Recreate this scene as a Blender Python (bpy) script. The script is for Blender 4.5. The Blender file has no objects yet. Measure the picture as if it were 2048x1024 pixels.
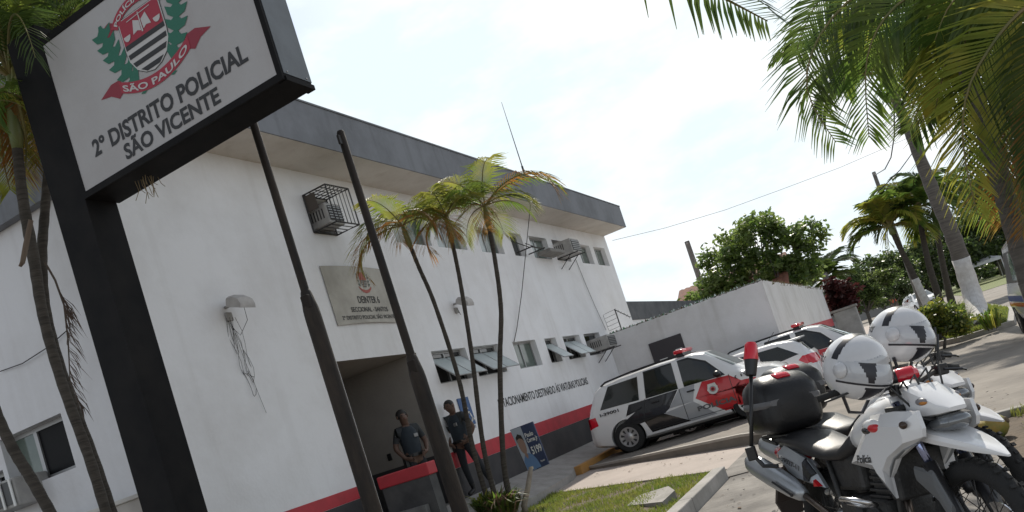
import bpy, bmesh, math, random
from mathutils import Vector, Matrix, noise
random.seed(7)
SC = bpy.context.scene
COL = SC.collection
R = math.radians

# ------------------------------------------------------------------ camera
F_PX, CX, CY, W_PX = 1676.0, 1024.0, 730.0, 2048.0
YAW, PIT, ROL, CAM_H = R(-24.75), R(3.8), R(-18.0), 1.30
cf = Vector((math.sin(YAW)*math.cos(PIT), math.cos(YAW)*math.cos(PIT), math.sin(PIT)))
cr0 = Vector((math.cos(YAW), -math.sin(YAW), 0)); cu0 = cr0.cross(cf)
cr = cr0*math.cos(ROL) + cu0*math.sin(ROL)
cu = -cr0*math.sin(ROL) + cu0*math.cos(ROL)
CAM = Vector((0, 0, CAM_H))
cam_d = bpy.data.cameras.new('camera'); cam = bpy.data.objects.new('camera', cam_d); COL.objects.link(cam)
cam.matrix_world = Matrix(((cr.x, cu.x, -cf.x, 0), (cr.y, cu.y, -cf.y, 0), (cr.z, cu.z, -cf.z, CAM_H), (0, 0, 0, 1)))
cam_d.sensor_width = 36; cam_d.lens = 36*F_PX/W_PX
cam_d.shift_y = (CY-512)/W_PX; cam_d.clip_end = 3000; cam_d.clip_start = .05
SC.camera = cam

def ray(x, y): return cf + cr*((x-CX)/F_PX) - cu*((y-CY)/F_PX)
def at_z(x, y, z): d = ray(x, y); return CAM + d*((z-CAM_H)/d.z)
def at_x(x, y, X): d = ray(x, y); return CAM + d*(X/d.x)
def at_y(x, y, Y): d = ray(x, y); return CAM + d*(Y/d.y)
def at_d(x, y, D): return CAM + ray(x, y)*D

# ------------------------------------------------------------------ sky, sun, exposure
SUN_EL, SUN_AZ = 44.0, -4.0            # azimuth from +Y, positive towards +X
world = bpy.data.worlds.new('World'); SC.world = world; world.use_nodes = True
nt = world.node_tree; nt.nodes.clear()
wo = nt.nodes.new('ShaderNodeOutputWorld'); bg = nt.nodes.new('ShaderNodeBackground')
sky = nt.nodes.new('ShaderNodeTexSky'); sky.sky_type = 'NISHITA'; sky.sun_disc = False
sky.sun_elevation = R(SUN_EL); sky.sun_rotation = R(SUN_AZ)
sky.air_density = 1.0; sky.dust_density = .7; sky.ozone_density = 1.0
tc = nt.nodes.new('ShaderNodeTexCoord'); mp = nt.nodes.new('ShaderNodeMapping')
mp.inputs['Scale'].default_value = (1, 1, 2.2)
nz = nt.nodes.new('ShaderNodeTexNoise'); nz.inputs["Scale"].default_value = 3.2; nz.inputs['Detail'].default_value = 7; nz.inputs['Roughness'].default_value = .55
rp = nt.nodes.new('ShaderNodeValToRGB'); rp.color_ramp.elements[0].position = .36; rp.color_ramp.elements[1].position = .58
rp.color_ramp.elements[0].color = (.50, .50, .50, 1); rp.color_ramp.elements[1].color = (1, 1, 1, 1)
mx = nt.nodes.new('ShaderNodeMixRGB')
bw = nt.nodes.new('ShaderNodeRGBToBW'); gn = nt.nodes.new('ShaderNodeVectorMath'); gn.operation = 'SCALE'; gn.inputs['Scale'].default_value = 2.1
nt.links.new(sky.outputs['Color'], bw.inputs['Color']); tn = nt.nodes.new('ShaderNodeVectorMath'); tn.operation = 'MULTIPLY'; tn.inputs[1].default_value = (.93, .99, 1.08)
nt.links.new(bw.outputs['Val'], gn.inputs[0]); nt.links.new(gn.outputs['Vector'], tn.inputs[0]); nt.links.new(tn.outputs['Vector'], mx.inputs['Color2'])
nt.links.new(tc.outputs['Generated'], mp.inputs['Vector']); nt.links.new(mp.outputs['Vector'], nz.inputs['Vector'])
nt.links.new(nz.outputs['Fac'], rp.inputs['Fac']); nt.links.new(rp.outputs['Color'], mx.inputs['Fac'])
nt.links.new(sky.outputs['Color'], mx.inputs['Color1']); cp = nt.nodes.new('ShaderNodeMixRGB'); cp.inputs['Color1'].default_value = (6.6, 7.5, 8.0, 1); cp.inputs['Color2'].default_value = (8.4, 8.5, 8.6, 1)
rp2 = nt.nodes.new('ShaderNodeMapRange'); rp2.inputs['From Min'].default_value = .40; rp2.inputs['From Max'].default_value = .60
nz2 = nt.nodes.new('ShaderNodeTexNoise'); nz2.inputs['Scale'].default_value = 4.2; nz2.inputs['Detail'].default_value = 9; nz2.inputs['Roughness'].default_value = .58
nt.links.new(mp.outputs['Vector'], nz2.inputs['Vector']); nt.links.new(nz2.outputs['Fac'], rp2.inputs['Value']); nt.links.new(rp2.outputs['Result'], cp.inputs['Fac'])
mn = nt.nodes.new('ShaderNodeVectorMath'); mn.operation = 'MINIMUM'      # thin veil of cloud: evens out the bright glow round the sun
nt.links.new(mx.outputs['Color'], mn.inputs[0]); nt.links.new(cp.outputs['Color'], mn.inputs[1]); nt.links.new(mn.outputs['Vector'], bg.inputs['Color'])
nt.links.new(bg.outputs['Background'], wo.inputs['Surface']); bg.inputs['Strength'].default_value = .125
sd = bpy.data.lights.new('sun', 'SUN'); so = bpy.data.objects.new('sun', sd); COL.objects.link(so)
sd.energy = 4.2; sd.angle = R(.6); sd.color = (1, .93, .82)
sdir = Vector((math.sin(R(SUN_AZ))*math.cos(R(SUN_EL)), math.cos(R(SUN_AZ))*math.cos(R(SUN_EL)), math.sin(R(SUN_EL))))
so.rotation_euler = sdir.to_track_quat('Z', 'Y').to_euler(); so.location = (0, 20, 40)
vs = SC.view_settings; vs.view_transform = 'Standard'; vs.look = 'None'; vs.exposure = .1; vs.gamma = 1; vs.use_curve_mapping = False

# ------------------------------------------------------------------ materials
MATS = {}
def mat(name, col, rough=.6, metal=0.0, col2=None, scale=4.0, bump=0.0, bscale=None, stretch=(1, 1, 1), lo=.35, hi=.65, coat=0.0, detail=6, spec=.5):
    if name in MATS: return MATS[name]
    m = bpy.data.materials.new(name); m.use_nodes = True; n = m.node_tree; b = n.nodes['Principled BSDF']
    b.inputs['Base Color'].default_value = (*col, 1); b.inputs['Roughness'].default_value = rough
    b.inputs['Metallic'].default_value = metal; b.inputs['Coat Weight'].default_value = coat
    b.inputs['Specular IOR Level'].default_value = spec
    if col2 or bump:
        t = n.nodes.new('ShaderNodeTexCoord'); mpn = n.nodes.new('ShaderNodeMapping'); mpn.inputs['Scale'].default_value = stretch
        n.links.new(t.outputs['Object'], mpn.inputs['Vector'])
    if col2:
        z = n.nodes.new('ShaderNodeTexNoise'); z.inputs['Scale'].default_value = scale; z.inputs['Detail'].default_value = detail
        z.inputs['Roughness'].default_value = .62
        r = n.nodes.new('ShaderNodeValToRGB'); r.color_ramp.elements[0].position = lo; r.color_ramp.elements[1].position = hi
        r.color_ramp.elements[0].color = (*col, 1); r.color_ramp.elements[1].color = (*col2, 1)
        n.links.new(mpn.outputs['Vector'], z.inputs['Vector']); n.links.new(z.outputs['Fac'], r.inputs['Fac']); n.links.new(r.outputs['Color'], b.inputs['Base Color'])
    if bump:
        z2 = n.nodes.new('ShaderNodeTexNoise'); z2.inputs['Scale'].default_value = bscale or scale*6; z2.inputs['Detail'].default_value = 5
        bp = n.nodes.new('ShaderNodeBump'); bp.inputs['Strength'].default_value = bump; bp.inputs['Distance'].default_value = .02
        n.links.new(mpn.outputs['Vector'], z2.inputs['Vector']); n.links.new(z2.outputs['Fac'], bp.inputs['Height']); n.links.new(bp.outputs['Normal'], b.inputs['Normal'])
    MATS[name] = m; return m
def leafmat(name, col, col2, trans=.45, rough=.38, scale=2.5):
    if name in MATS: return MATS[name]
    m = bpy.data.materials.new(name); m.use_nodes = True; n = m.node_tree; b = n.nodes['Principled BSDF']; out = n.nodes['Material Output']
    t = n.nodes.new('ShaderNodeTexCoord'); z = n.nodes.new('ShaderNodeTexNoise'); z.inputs['Scale'].default_value = scale; z.inputs['Detail'].default_value = 4
    r = n.nodes.new('ShaderNodeValToRGB'); r.color_ramp.elements[0].position = .35; r.color_ramp.elements[1].position = .65
    r.color_ramp.elements[0].color = (*col, 1); r.color_ramp.elements[1].color = (*col2, 1)
    tg = n.nodes.new('ShaderNodeVectorMath'); tg.operation = 'SCALE'; tg.inputs['Scale'].default_value = 1.9
    tr = n.nodes.new('ShaderNodeBsdfTranslucent'); ms = n.nodes.new('ShaderNodeMixShader'); ms.inputs['Fac'].default_value = trans
    n.links.new(t.outputs['Object'], z.inputs['Vector']); n.links.new(z.outputs['Fac'], r.inputs['Fac'])
    n.links.new(r.outputs['Color'], b.inputs['Base Color']); n.links.new(r.outputs['Color'], tg.inputs[0]); n.links.new(tg.outputs['Vector'], tr.inputs['Color'])
    b.inputs['Roughness'].default_value = rough
    n.links.new(b.outputs['BSDF'], ms.inputs[1]); n.links.new(tr.outputs['BSDF'], ms.inputs[2]); n.links.new(ms.outputs['Shader'], out.inputs['Surface'])
    MATS[name] = m; return m
def wallmat(name, base, dirt, amt=.5, streak=True):
    """painted plaster: broad uneven fading, vertical run-off streaks, fine trowel relief"""
    m = bpy.data.materials.new(name); m.use_nodes = True; n = m.node_tree; b = n.nodes['Principled BSDF']; b.inputs['Roughness'].default_value = .75
    t = n.nodes.new('ShaderNodeTexCoord')
    z = n.nodes.new('ShaderNodeTexNoise'); z.inputs['Scale'].default_value = .8; z.inputs['Detail'].default_value = 10; z.inputs['Roughness'].default_value = .68
    mp1 = n.nodes.new('ShaderNodeMapping'); mp1.inputs['Scale'].default_value = (2.4, 2.4, .12)
    z2 = n.nodes.new('ShaderNodeTexNoise'); z2.inputs['Scale'].default_value = 1.6; z2.inputs['Detail'].default_value = 6
    r1 = n.nodes.new('ShaderNodeMapRange'); r1.inputs['From Min'].default_value = .42; r1.inputs['From Max'].default_value = .75
    r2 = n.nodes.new('ShaderNodeMapRange'); r2.inputs['From Min'].default_value = .56; r2.inputs['From Max'].default_value = .95
    ad = n.nodes.new('ShaderNodeMath'); ad.operation = 'ADD'
    mu = n.nodes.new('ShaderNodeMath'); mu.operation = 'MULTIPLY'; mu.inputs[1].default_value = amt; mu.use_clamp = True
    mxx = n.nodes.new('ShaderNodeMixRGB'); mxx.inputs['Color1'].default_value = (*base, 1); mxx.inputs['Color2'].default_value = (*dirt, 1)
    n.links.new(t.outputs['Object'], z.inputs['Vector']); n.links.new(t.outputs['Object'], mp1.inputs['Vector']); n.links.new(mp1.outputs['Vector'], z2.inputs['Vector'])
    n.links.new(z.outputs['Fac'], r1.inputs['Value']); n.links.new(z2.outputs['Fac'], r2.inputs['Value'])
    n.links.new(r1.outputs['Result'], ad.inputs[0]); n.links.new(r2.outputs['Result'], ad.inputs[1])
    n.links.new(ad.outputs['Value'], mu.inputs[0]); n.links.new(mu.outputs['Value'], mxx.inputs['Fac']); n.links.new(mxx.outputs['Color'], b.inputs['Base Color'])
    z3 = n.nodes.new('ShaderNodeTexNoise'); z3.inputs['Scale'].default_value = 22; z3.inputs['Detail'].default_value = 4
    bp = n.nodes.new('ShaderNodeBump'); bp.inputs['Strength'].default_value = .18; bp.inputs['Distance'].default_value = .02
    n.links.new(t.outputs['Object'], z3.inputs['Vector']); n.links.new(z3.outputs['Fac'], bp.inputs['Height']); n.links.new(bp.outputs['Normal'], b.inputs['Normal'])
    MATS[name] = m; return m

WHITE_WALL = wallmat('white_plaster', (.84, .84, .85), (.52, .495, .47), .40)
YARD_WALL = wallmat('yard_wall_plaster', (.72, .71, .71), (.42, .40, .37), .55)
SIDE_WALL = wallmat('side_plaster', (.72, .72, .74), (.48, .46, .45), .45)
FASCIA = wallmat('grey_fascia_paint', (.20, .21, .23), (.075, .078, .085), .75)
SOFFIT = wallmat('soffit_paint', (.70, .655, .60), (.42, .36, .30), .6)
RED_P = mat('red_wall_paint', (.52, .040, .055), .6, col2=(.40, .035, .045), scale=3)
DADO = mat('dark_dado_paint', (.030, .030, .034), .6, col2=(.055, .053, .055), scale=2.5)
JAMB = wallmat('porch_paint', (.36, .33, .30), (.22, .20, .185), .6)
CONC = mat('grey_concrete', (.36, .34, .32), .85, col2=(.26, .25, .23), scale=3, bump=.4)
BLACKP = mat('black_sign_paint', (.006, .006, .007), .7, col2=(.013, .012, .012), scale=3, spec=.15, bump=.15, bscale=3)
POLE_M = mat('dark_pole_steel', (.016, .014, .013), .65, col2=(.042, .032, .025), scale=9, stretch=(1, 1, .25), bump=.3, spec=.25)
GLASS = mat('dark_glass', (.012, .014, .016), .06, spec=.8)
PANE = mat('frosted_pane', (.50, .55, .55), .22, col2=(.40, .46, .46), scale=2)
ALU = mat('aluminium_frame', (.34, .34, .34), .4, .5)
IRON = mat('dark_iron', (.03, .028, .027), .55)
CHROME = mat('worn_chrome', (.62, .62, .63), .22, 1.0)
BLACK_PL = mat('black_plastic', (.014, .014, .015), .38)
RUBBER = mat('tyre_rubber', (.018, .018, .018), .85, bump=.3, scale=20)
CARWHITE = mat('white_car_paint', (.78, .78, .78), .22, coat=.6)
CARBLACK = mat('black_car_paint', (.012, .012, .015), .25, coat=.5)
CARRED = mat('red_livery', (.55, .012, .02), .3, coat=.4)
CARGREY = mat('grey_livery', (.36, .37, .39), .3, coat=.4)
REDLENS = mat('red_lens', (.62, .012, .03), .12, coat=.5)
LETTER = mat('black_lettering', (.022, .022, .024), .6)
WHITEP = mat('white_print', (.72, .72, .70), .5)
HUB = mat('silver_hubcap', (.46, .46, .47), .3, .8)

# ------------------------------------------------------------------ mesh builder
OFF = {}
def thing(name, label, cat, loc=(0, 0, 0), group=None, rot=(0, 0, 0)):
    o = bpy.data.objects.new(name, None); COL.objects.link(o); o.location = loc; o.rotation_euler = rot
    o.empty_display_size = .1; tag(o, label, cat, group); OFF[o] = Vector(loc); return o
def tag(o, label=None, cat=None, group=None, kind=None):
    if label: o['label'] = label
    if cat: o['category'] = cat
    if group: o['group'] = group
    if kind: o['kind'] = kind
    return o
class MB:
    def __init__(s): s.v = []; s.f = []; s.mi = []; s.cur = 0
    def add(s, vs, fs):
        o = len(s.v); s.v += [Vector(p) for p in vs]
        for q in fs: s.f.append([o+i for i in q]); s.mi.append(s.cur)
        return s
    def box(s, x0, x1, y0, y1, z0, z1):
        return s.add([(x0,y0,z0),(x1,y0,z0),(x1,y1,z0),(x0,y1,z0),(x0,y0,z1),(x1,y0,z1),(x1,y1,z1),(x0,y1,z1)],
              [(0,3,2,1),(4,5,6,7),(0,1,5,4),(1,2,6,5),(2,3,7,6),(3,0,4,7)])
    def bbox(s, x0, x1, y0, y1, z0, z1, b=.02):
        bm = bmesh.new(); bmesh.ops.create_cube(bm, size=1)
        for v in bm.verts: v.co = Vector(((x0+x1)/2+v.co.x*(x1-x0), (y0+y1)/2+v.co.y*(y1-y0), (z0+z1)/2+v.co.z*(z1-z0)))
        bmesh.ops.bevel(bm, geom=bm.edges[:], offset=b, segments=2, affect='EDGES', profile=.5)
        return s.bm(bm)
    def bm(s, bm, M=None):
        bm.verts.index_update(); vs = [(M @ v.co if M else v.co.copy()) for v in bm.verts]
        s.add(vs, [[v.index for v in f.verts] for f in bm.faces]); bm.free(); return s
    def path(s, pts, rad, n=8, cap=True, squash=1.0):
        pts = [Vector(p) for p in pts]; k = len(pts)
        if not hasattr(rad, '__len__'): rad = [rad]*k
        t0 = (pts[1]-pts[0]).normalized(); up = Vector((0, 0, 1)) if abs(t0.z) < .9 else Vector((1, 0, 0))
        a = t0.cross(up).normalized(); vs = []; fs = []
        for i, p in enumerate(pts):
            t = (pts[min(i+1, k-1)]-pts[max(i-1, 0)]).normalized()
            a = (a - t*a.dot(t)).normalized(); b = t.cross(a)
            for j in range(n):
                g = 2*math.pi*j/n; vs.append(p + a*math.cos(g)*rad[i] + b*math.sin(g)*rad[i]*squash)
        for i in range(k-1):
            for j in range(n): fs.append((i*n+j, i*n+(j+1) % n, (i+1)*n+(j+1) % n, (i+1)*n+j))
        if cap: fs.append(list(range(n-1, -1, -1))); fs.append([(k-1)*n+j for j in range(n)])
        return s.add(vs, fs)
    def lathe(s, prof, n=20, axis='z', c=(0, 0, 0), closed=False):
        vs = []; fs = []; c = Vector(c); k = len(prof)
        for r, h in prof:
            for j in range(n):
                g = 2*math.pi*j/n; x, y = r*math.cos(g), r*math.sin(g)
                vs.append(c + (Vector((x, y, h)) if axis == 'z' else Vector((x, h, y)) if axis == 'y' else Vector((h, x, y))))
        for i in range(k-1 + (1 if closed else 0)):
            for j in range(n):
                i2 = (i+1) % k; fs.append((i*n+j, i*n+(j+1) % n, i2*n+(j+1) % n, i2*n+j))
        return s.add(vs, fs)
    def loft(s, rings, cap=True, closed=True):
        n = len(rings[0]); vs = [p for r in rings for p in r]; fs = []
        for i in range(len(rings)-1):
            for j in range(n if closed else n-1): fs.append((i*n+j, i*n+(j+1) % n, (i+1)*n+(j+1) % n, (i+1)*n+j))
        if cap: fs.append(list(range(n-1, -1, -1))); fs.append([(len(rings)-1)*n+j for j in range(n)])
        return s.add(vs, fs)
    def prism(s, poly, fa, fb):
        """poly 2-d; fa / fb map (u,v) to the two faces"""
        n = len(poly); vs = [fa(*p) for p in poly] + [fb(*p) for p in poly]
        fs = [list(range(n))[::-1], [n+i for i in range(n)]] + [(i, (i+1) % n, n+(i+1) % n, n+i) for i in range(n)]
        return s.add(vs, fs)
    def ball(s, c, r, seg=12, ring=8):
        r = (r, r, r) if not hasattr(r, '__len__') else r; c = Vector(c); vs = []; fs = []
        for i in range(ring+1):
            a = math.pi*i/ring
            for j in range(seg):
                g = 2*math.pi*j/seg; vs.append(c + Vector((r[0]*math.sin(a)*math.cos(g), r[1]*math.sin(a)*math.sin(g), r[2]*math.cos(a))))
        for i in range(ring):
            for j in range(seg): fs.append((i*seg+j, (i+1)*seg+j, (i+1)*seg+(j+1) % seg, i*seg+(j+1) % seg))
        return s.add(vs, fs)
    def build(s, name, m, parent=None, smooth=False, world=True, kind=None, fix=True, weld=0):
        off = OFF.get(parent, Vector((0, 0, 0))) if (parent is not None and world) else Vector((0, 0, 0))
        me = bpy.data.meshes.new(name); me.from_pydata([p-off for p in s.v], [], s.f)
        ms = m if isinstance(m, (list, tuple)) else [m]
        for x in ms: me.materials.append(x)
        if len(ms) > 1: me.polygons.foreach_set('material_index', s.mi)
        if fix or weld:
            bm = bmesh.new(); bm.from_mesh(me)
            if weld: bmesh.ops.remove_doubles(bm, verts=bm.verts[:], dist=weld)
            bmesh.ops.recalc_face_normals(bm, faces=bm.faces[:]); bm.to_mesh(me); bm.free()
        if smooth is not False:
            me.polygons.foreach_set('use_smooth', [True]*len(me.polygons))
            if smooth is not True: me.set_sharp_from_angle(angle=R(smooth))
        me.update()
        o = bpy.data.objects.new(name, me); COL.objects.link(o)
        if parent is not None: o.parent = parent; OFF[o] = off
        if kind: o['kind'] = kind
        return o
def struct(mb, name, m, **k): return mb.build(name, m, kind='structure', **k)
def copy_tree(o, parent=None):
    c = o.copy(); COL.objects.link(c); c.parent = parent
    for ch in list(o.children): copy_tree(ch, c)
    return c
_TC = {}
def text_geo(body, bold=0.0):
    if (body, bold) in _TC: return _TC[(body, bold)]
    cu_ = bpy.data.curves.new('txt', 'FONT'); cu_.body = body; cu_.offset = bold; cu_.resolution_u = 3; cu_.fill_mode = 'FRONT'
    o = bpy.data.objects.new('txt', cu_); COL.objects.link(o)
    dg = bpy.context.evaluated_depsgraph_get(); me = bpy.data.meshes.new_from_object(o.evaluated_get(dg))
    vs = [v.co.copy() for v in me.vertices]; fs = [list(p.vertices) for p in me.polygons]
    bpy.data.objects.remove(o); bpy.data.curves.remove(cu_); bpy.data.meshes.remove(me)
    x0 = min(v.x for v in vs); x1 = max(v.x for v in vs); y0 = min(v.y for v in vs); y1 = max(v.y for v in vs)
    r = ([((v.x-x0)/(x1-x0), (v.y-y0)/(y1-y0)) for v in vs], fs); _TC[(body, bold)] = r; return r
def text_map(mb, body, fn, bold=.02):
    uv, fs = text_geo(body, bold); return mb.add([fn(u, v) for u, v in uv], fs)
def text_box(mb, body, o, du, dv, bold=.02):
    o, du, dv = Vector(o), Vector(du), Vector(dv); return text_map(mb, body, lambda u, v: o+du*u+dv*v, bold)
def panel_with_holes(mb, u0, u1, v0, v1, holes, fn):
    """rectangle u0..u1 x v0..v1 minus rectangular holes, emitted as quads through fn(u,v)"""
    us = sorted({u0, u1, *[h[0] for h in holes], *[h[1] for h in holes]}); vsn = sorted({v0, v1, *[h[2] for h in holes], *[h[3] for h in holes]})
    us = [u for u in us if u0 <= u <= u1]; vsn = [v for v in vsn if v0 <= v <= v1]
    for a, b in zip(us, us[1:]):
        for c, d in zip(vsn, vsn[1:]):
            um, vm = (a+b)/2, (c+d)/2
            if any(h[0] < um < h[1] and h[2] < vm < h[3] for h in holes): continue
            mb.add([fn(a, c), fn(b, c), fn(b, d), fn(a, d)], [(0, 1, 2, 3)])
# ------------------------------------------------------------------ ground, paving, kerbs
G0 = -.20
ROAD = mat('worn_stone_road', (.28, .252, .218), .92, col2=(.165, .148, .128), scale=.9, bump=.7, bscale=9, detail=10)
PAVE = mat('pavement_concrete', (.25, .232, .21), .9, col2=(.12, .11, .10), scale=1.7, bump=.5, bscale=14, detail=9)
WALK = mat('pinkish_walkway_concrete', (.42, .36, .32), .88, col2=(.35, .30, .265), scale=1.2, bump=.2, bscale=22)
PARK = mat('parking_concrete', (.24, .21, .18), .9, col2=(.155, .14, .12), scale=1.4, bump=.5, bscale=14)
SOIL = mat('soil', (.16, .12, .085), .95, col2=(.09, .07, .05), scale=3, bump=.8, bscale=14)
KERBY = mat('ochre_kerb_paint', (.50, .25, .055), .8, col2=(.36, .20, .08), scale=5, bump=.3)
mb = MB(); N = 44
gx = [-600, -300, -120, -60, -30] + [-20+i for i in range(45)] + [30, 45, 70, 120, 300, 600]
gy = [-60, -20] + [-4+i for i in range(44)] + [45, 52, 60, 75, 95, 130, 200, 400, 900]
vs = [(x, y, G0 + (.012*noise.noise(Vector((x*.6, y*.6, 0))) if 0 < y < 45 and -20 < x < 30 else 0)) for y in gy for x in gx]
nx = len(gx); mb.add(vs, [(j*nx+i, j*nx+i+1, (j+1)*nx+i+1, (j+1)*nx+i) for j in range(len(gy)-1) for i in range(nx-1)])
struct(mb, 'ground', ROAD, smooth=True)

def edge_y(x): return 13.6 + (x+2.83)*(13.6-15.82)/(-2.83+6.57)
def slab_z(x, y=14):
    a = 0 if x <= -2.83 else -(x+2.83)*.19/2.4
    return max(-.196, a - .2*max(0, min(1, (y-17.2)/2.0)))
xs = [-6.42, -5.2, -4, -2.83, -1.8, -1, -.4]
mb = MB(); rows = []
for x in xs: rows.append([(x, edge_y(x), -.5), (x, edge_y(x), slab_z(x)), (x, edge_y(x)+.16, slab_z(x)+.004)] + [(x, y, slab_z(x, y)) for y in (17.2, 18.2, 19.2, 20.5, 22.2)])
mb.loft(rows, cap=False, closed=False); struct(mb, 'parking_slab', PARK)
mb = MB(); rows = []      # thin nosing on the slab edge, sunlight put into its pale colour
for x in xs[:5]:
    y = edge_y(x); z = slab_z(x); rows.append([(x, y-.012, z-.03), (x, y-.012, z+.012), (x, y+.07, z+.016), (x, y+.07, z-.02)])
mb.loft(rows); struct(mb, 'slab_nosing', mat('sunlit_nosing', (.42, .39, .35), .85, col2=(.33, .30, .27), scale=4))
mb = MB()       # walkway between the slab and the planted bed, falling to the street
far = [(-7.2, edge_y(-7.2)+.1, -.03), (-6.1, edge_y(-6.1)+.1, -.07), (-4.4, edge_y(-4.4)+.1, -.13), (-2.6, edge_y(-2.6)+.1, -.185)]
def near_pt(x, z):
    for k in range(900):
        px = 900+k*1.4; p = at_z(px, 1005-(px-970)*57/410, z)
        if p.x >= x: return (x, p.y, z)
near = [near_pt(-7.2, -.03), near_pt(-6.1, -.07), near_pt(-4.4, -.13), near_pt(-2.62, -.185)]
rows = [[n_, f_, (f_[0], f_[1], -.5), (n_[0], n_[1], -.5)] for n_, f_ in zip(near, far)]
mb.loft(rows); walkway = struct(mb, 'walkway', WALK)

# pavement flags in front of the bikes: each cast bay a piece of its own with open joints
pav = MB()
pav.add([(-2.46, 3, G0+.006), (1.2, 3, G0+.006), (-.1, 11.9, G0+.006), (-2.6, 13.4, G0+.006), (-2.6, 11.3, G0+.006), (-2.46, 10.3, G0+.006)], [(0, 1, 2, 3, 4, 5)])
pavement = struct(pav, 'pavement', mat('joint_dirt', (.10, .085, .07), .95))
def bay(p, z=G0+.03):
    b = MB(); c = sum((Vector((*q, 0)) for q in p), Vector())/len(p)
    tilt = (random.uniform(-.004, .004), random.uniform(-.004, .004))
    def top(x, y): return Vector((x, y, z+(x-c.x)*tilt[0]+(y-c.y)*tilt[1]))
    q = [(c.x+(x-c.x)*.990, c.y+(y-c.y)*.990) for x, y in p]
    b.prism(q, lambda u, v: Vector((u, v, G0-.05)), top); return b.build('paving_bay', PAVE, pavement)
for ya, yb in ((3, 5.4), (5.4, 7.3), (7.3, 9.1), (9.1, 10.45)):
    for xa, xb in ((-2.46, -1.5), (-1.5, -.5), (-.5, .45)): bay([(xa, ya), (xb, ya+.12), (xb, yb+.12), (xa, yb)])
bay([(-2.66, 10.5), (-1.5, 10.57), (-1.5, 12.75), (-2.66, 13.25)]); bay([(-1.5, 10.57), (-.5, 10.69), (-.5, 12.2), (-1.5, 12.75)])

# sidewalk and entrance apron by the facade
mb = MB(); rows = []
for y, zf, zk, xk in ((7.0, .34, .02, -6.0), (9.5, .36, .04, -6.0), (12.2, .36, .06, -6.05), (14.6, .35, .06, -6.25), (15.3, .34, .10, -6.46), (18, .33, .10, -6.46), (22.12, .33, .10, -6.46)):
    rows.append([(-7.23, y, zf), (xk, y, zk), (xk, y, -.4), (-7.23, y, -.4)])
mb.loft(rows); struct(mb, 'sidewalk', CONC)
kb = MB()
for i in range(4): pass
kerb = MB(); kerb.bbox(-6.458, -6.30, 15.25, 22.1, -.3, .112, .012); kerb = struct(kerb, 'kerb', KERBY)

# planted bed: soil, kerb stones, grass blades
def bed_z(x, y): return -.205 - .035*(x+2.7) + .02*noise.noise(Vector((x*1.5, y*1.5, 3)))
def bed_far(x): return near[3][1] + (x+2.62)*(near[1][1]-near[3][1])/(-6.1+2.62) - .05
mb = MB(); bx = [-7.0+i*.36 for i in range(13)]; n_y = 14; rows = []
for x in bx + [-2.61]: rows.append([(x, 4.5+(bed_far(x)-4.5)*j/n_y, bed_z(x, 4.5+(bed_far(x)-4.5)*j/n_y)) for j in range(n_y+1)])
mb.loft(rows, cap=False, closed=False); struct(mb, 'planted_bed', SOIL, smooth=True)
bedk = MB(); bedk.bbox(-2.63, -2.47, 4.5, 5.4, -.3, -.012, .012)
bedk = struct(bedk, 'bed_kerb', CONC)
for a, b in ((5.41, 6.99), (7.0, 8.59), (8.6, 10.42)):
    k = MB(); k.bbox(-2.63, -2.47, a, b, -.3, -.01+random.uniform(-.004, .004), .012); k.build('kerb_stone', CONC, bedk)

GRASS = leafmat('grass_blades', (.10, .15, .025), (.20, .21, .045), .4, .5)
def grass(name, pts, zf, label, h=(.05, .12), w=.006, m=GRASS):
    V = []; Fc = []
    for x, y in pts:
        z = zf(x, y); a = random.uniform(0, 6.283); hh = random.uniform(*h); ln = random.uniform(.2, .9)*hh; b = random.uniform(0, 6.283)
        dx, dy = math.cos(a)*w, math.sin(a)*w; lx, ly = math.cos(b)*ln, math.sin(b)*ln; o = len(V)
        V += [(x-dx, y-dy, z-.01), (x+dx, y+dy, z-.01), (x+dx*.7+lx*.45, y+dy*.7+ly*.45, z+hh*.65), (x-dx*.7+lx*.45, y-dy*.7+ly*.45, z+hh*.65), (x+lx, y+ly, z+hh)]
        Fc += [(o, o+1, o+2, o+3), (o+3, o+2, o+4)]
    mbg = MB(); mbg.v = [Vector(p) for p in V]; mbg.f = [list(q) for q in Fc]; mbg.mi = [0]*len(Fc)
    o = mbg.build(name, m, fix=False); tag(o, label, 'grass', kind='stuff'); return o
pts = []
while len(pts) < 26000:
    x = random.uniform(-6.9, -2.65); y = random.uniform(7.2, 14.5)
    if y < bed_far(x)-.02 and noise.noise(Vector((x*1.1, y*1.1, 8))) > -.42: pts.append((x, y))
grass('bed_grass', pts, bed_z, 'bright green grass in the kerbed bed beside the walkway', (.03, .085), .005)

# foreground verge on the right with its kerb
mb = MB(); mb.bbox(.08, 3.2, 9.56, 9.68, -.4, -.09, .012); vk = struct(mb, 'verge_kerb', CONC)
vk.rotation_euler = (0, 0, 0)
mb = MB(); rows = []
for x in [.02+.2*i for i in range(17)]: rows.append([(x, 5+(9.555-5)*j/16, G0+.012+.05*min(1, max(0, (x-.3)*1.5))+.02*noise.noise(Vector((x*3, (5+4.5*j/16)*3, 1)))) for j in range(17)])
mb.loft(rows, cap=False, closed=False); struct(mb, 'verge', SOIL, smooth=True)
pts = []
while len(pts) < 9000:
    x = random.uniform(.45, 3.2); y = random.uniform(6.5, 9.54)
    if noise.noise(Vector((x*1.7, y*1.7, 2))) + (x-.75)*.9 > .0: pts.append((x, y))
grass('verge_grass', pts, lambda x, y: G0+.05, 'grass tufts on the verge at the right beside the coconuts', (.04, .12), .005)

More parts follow.
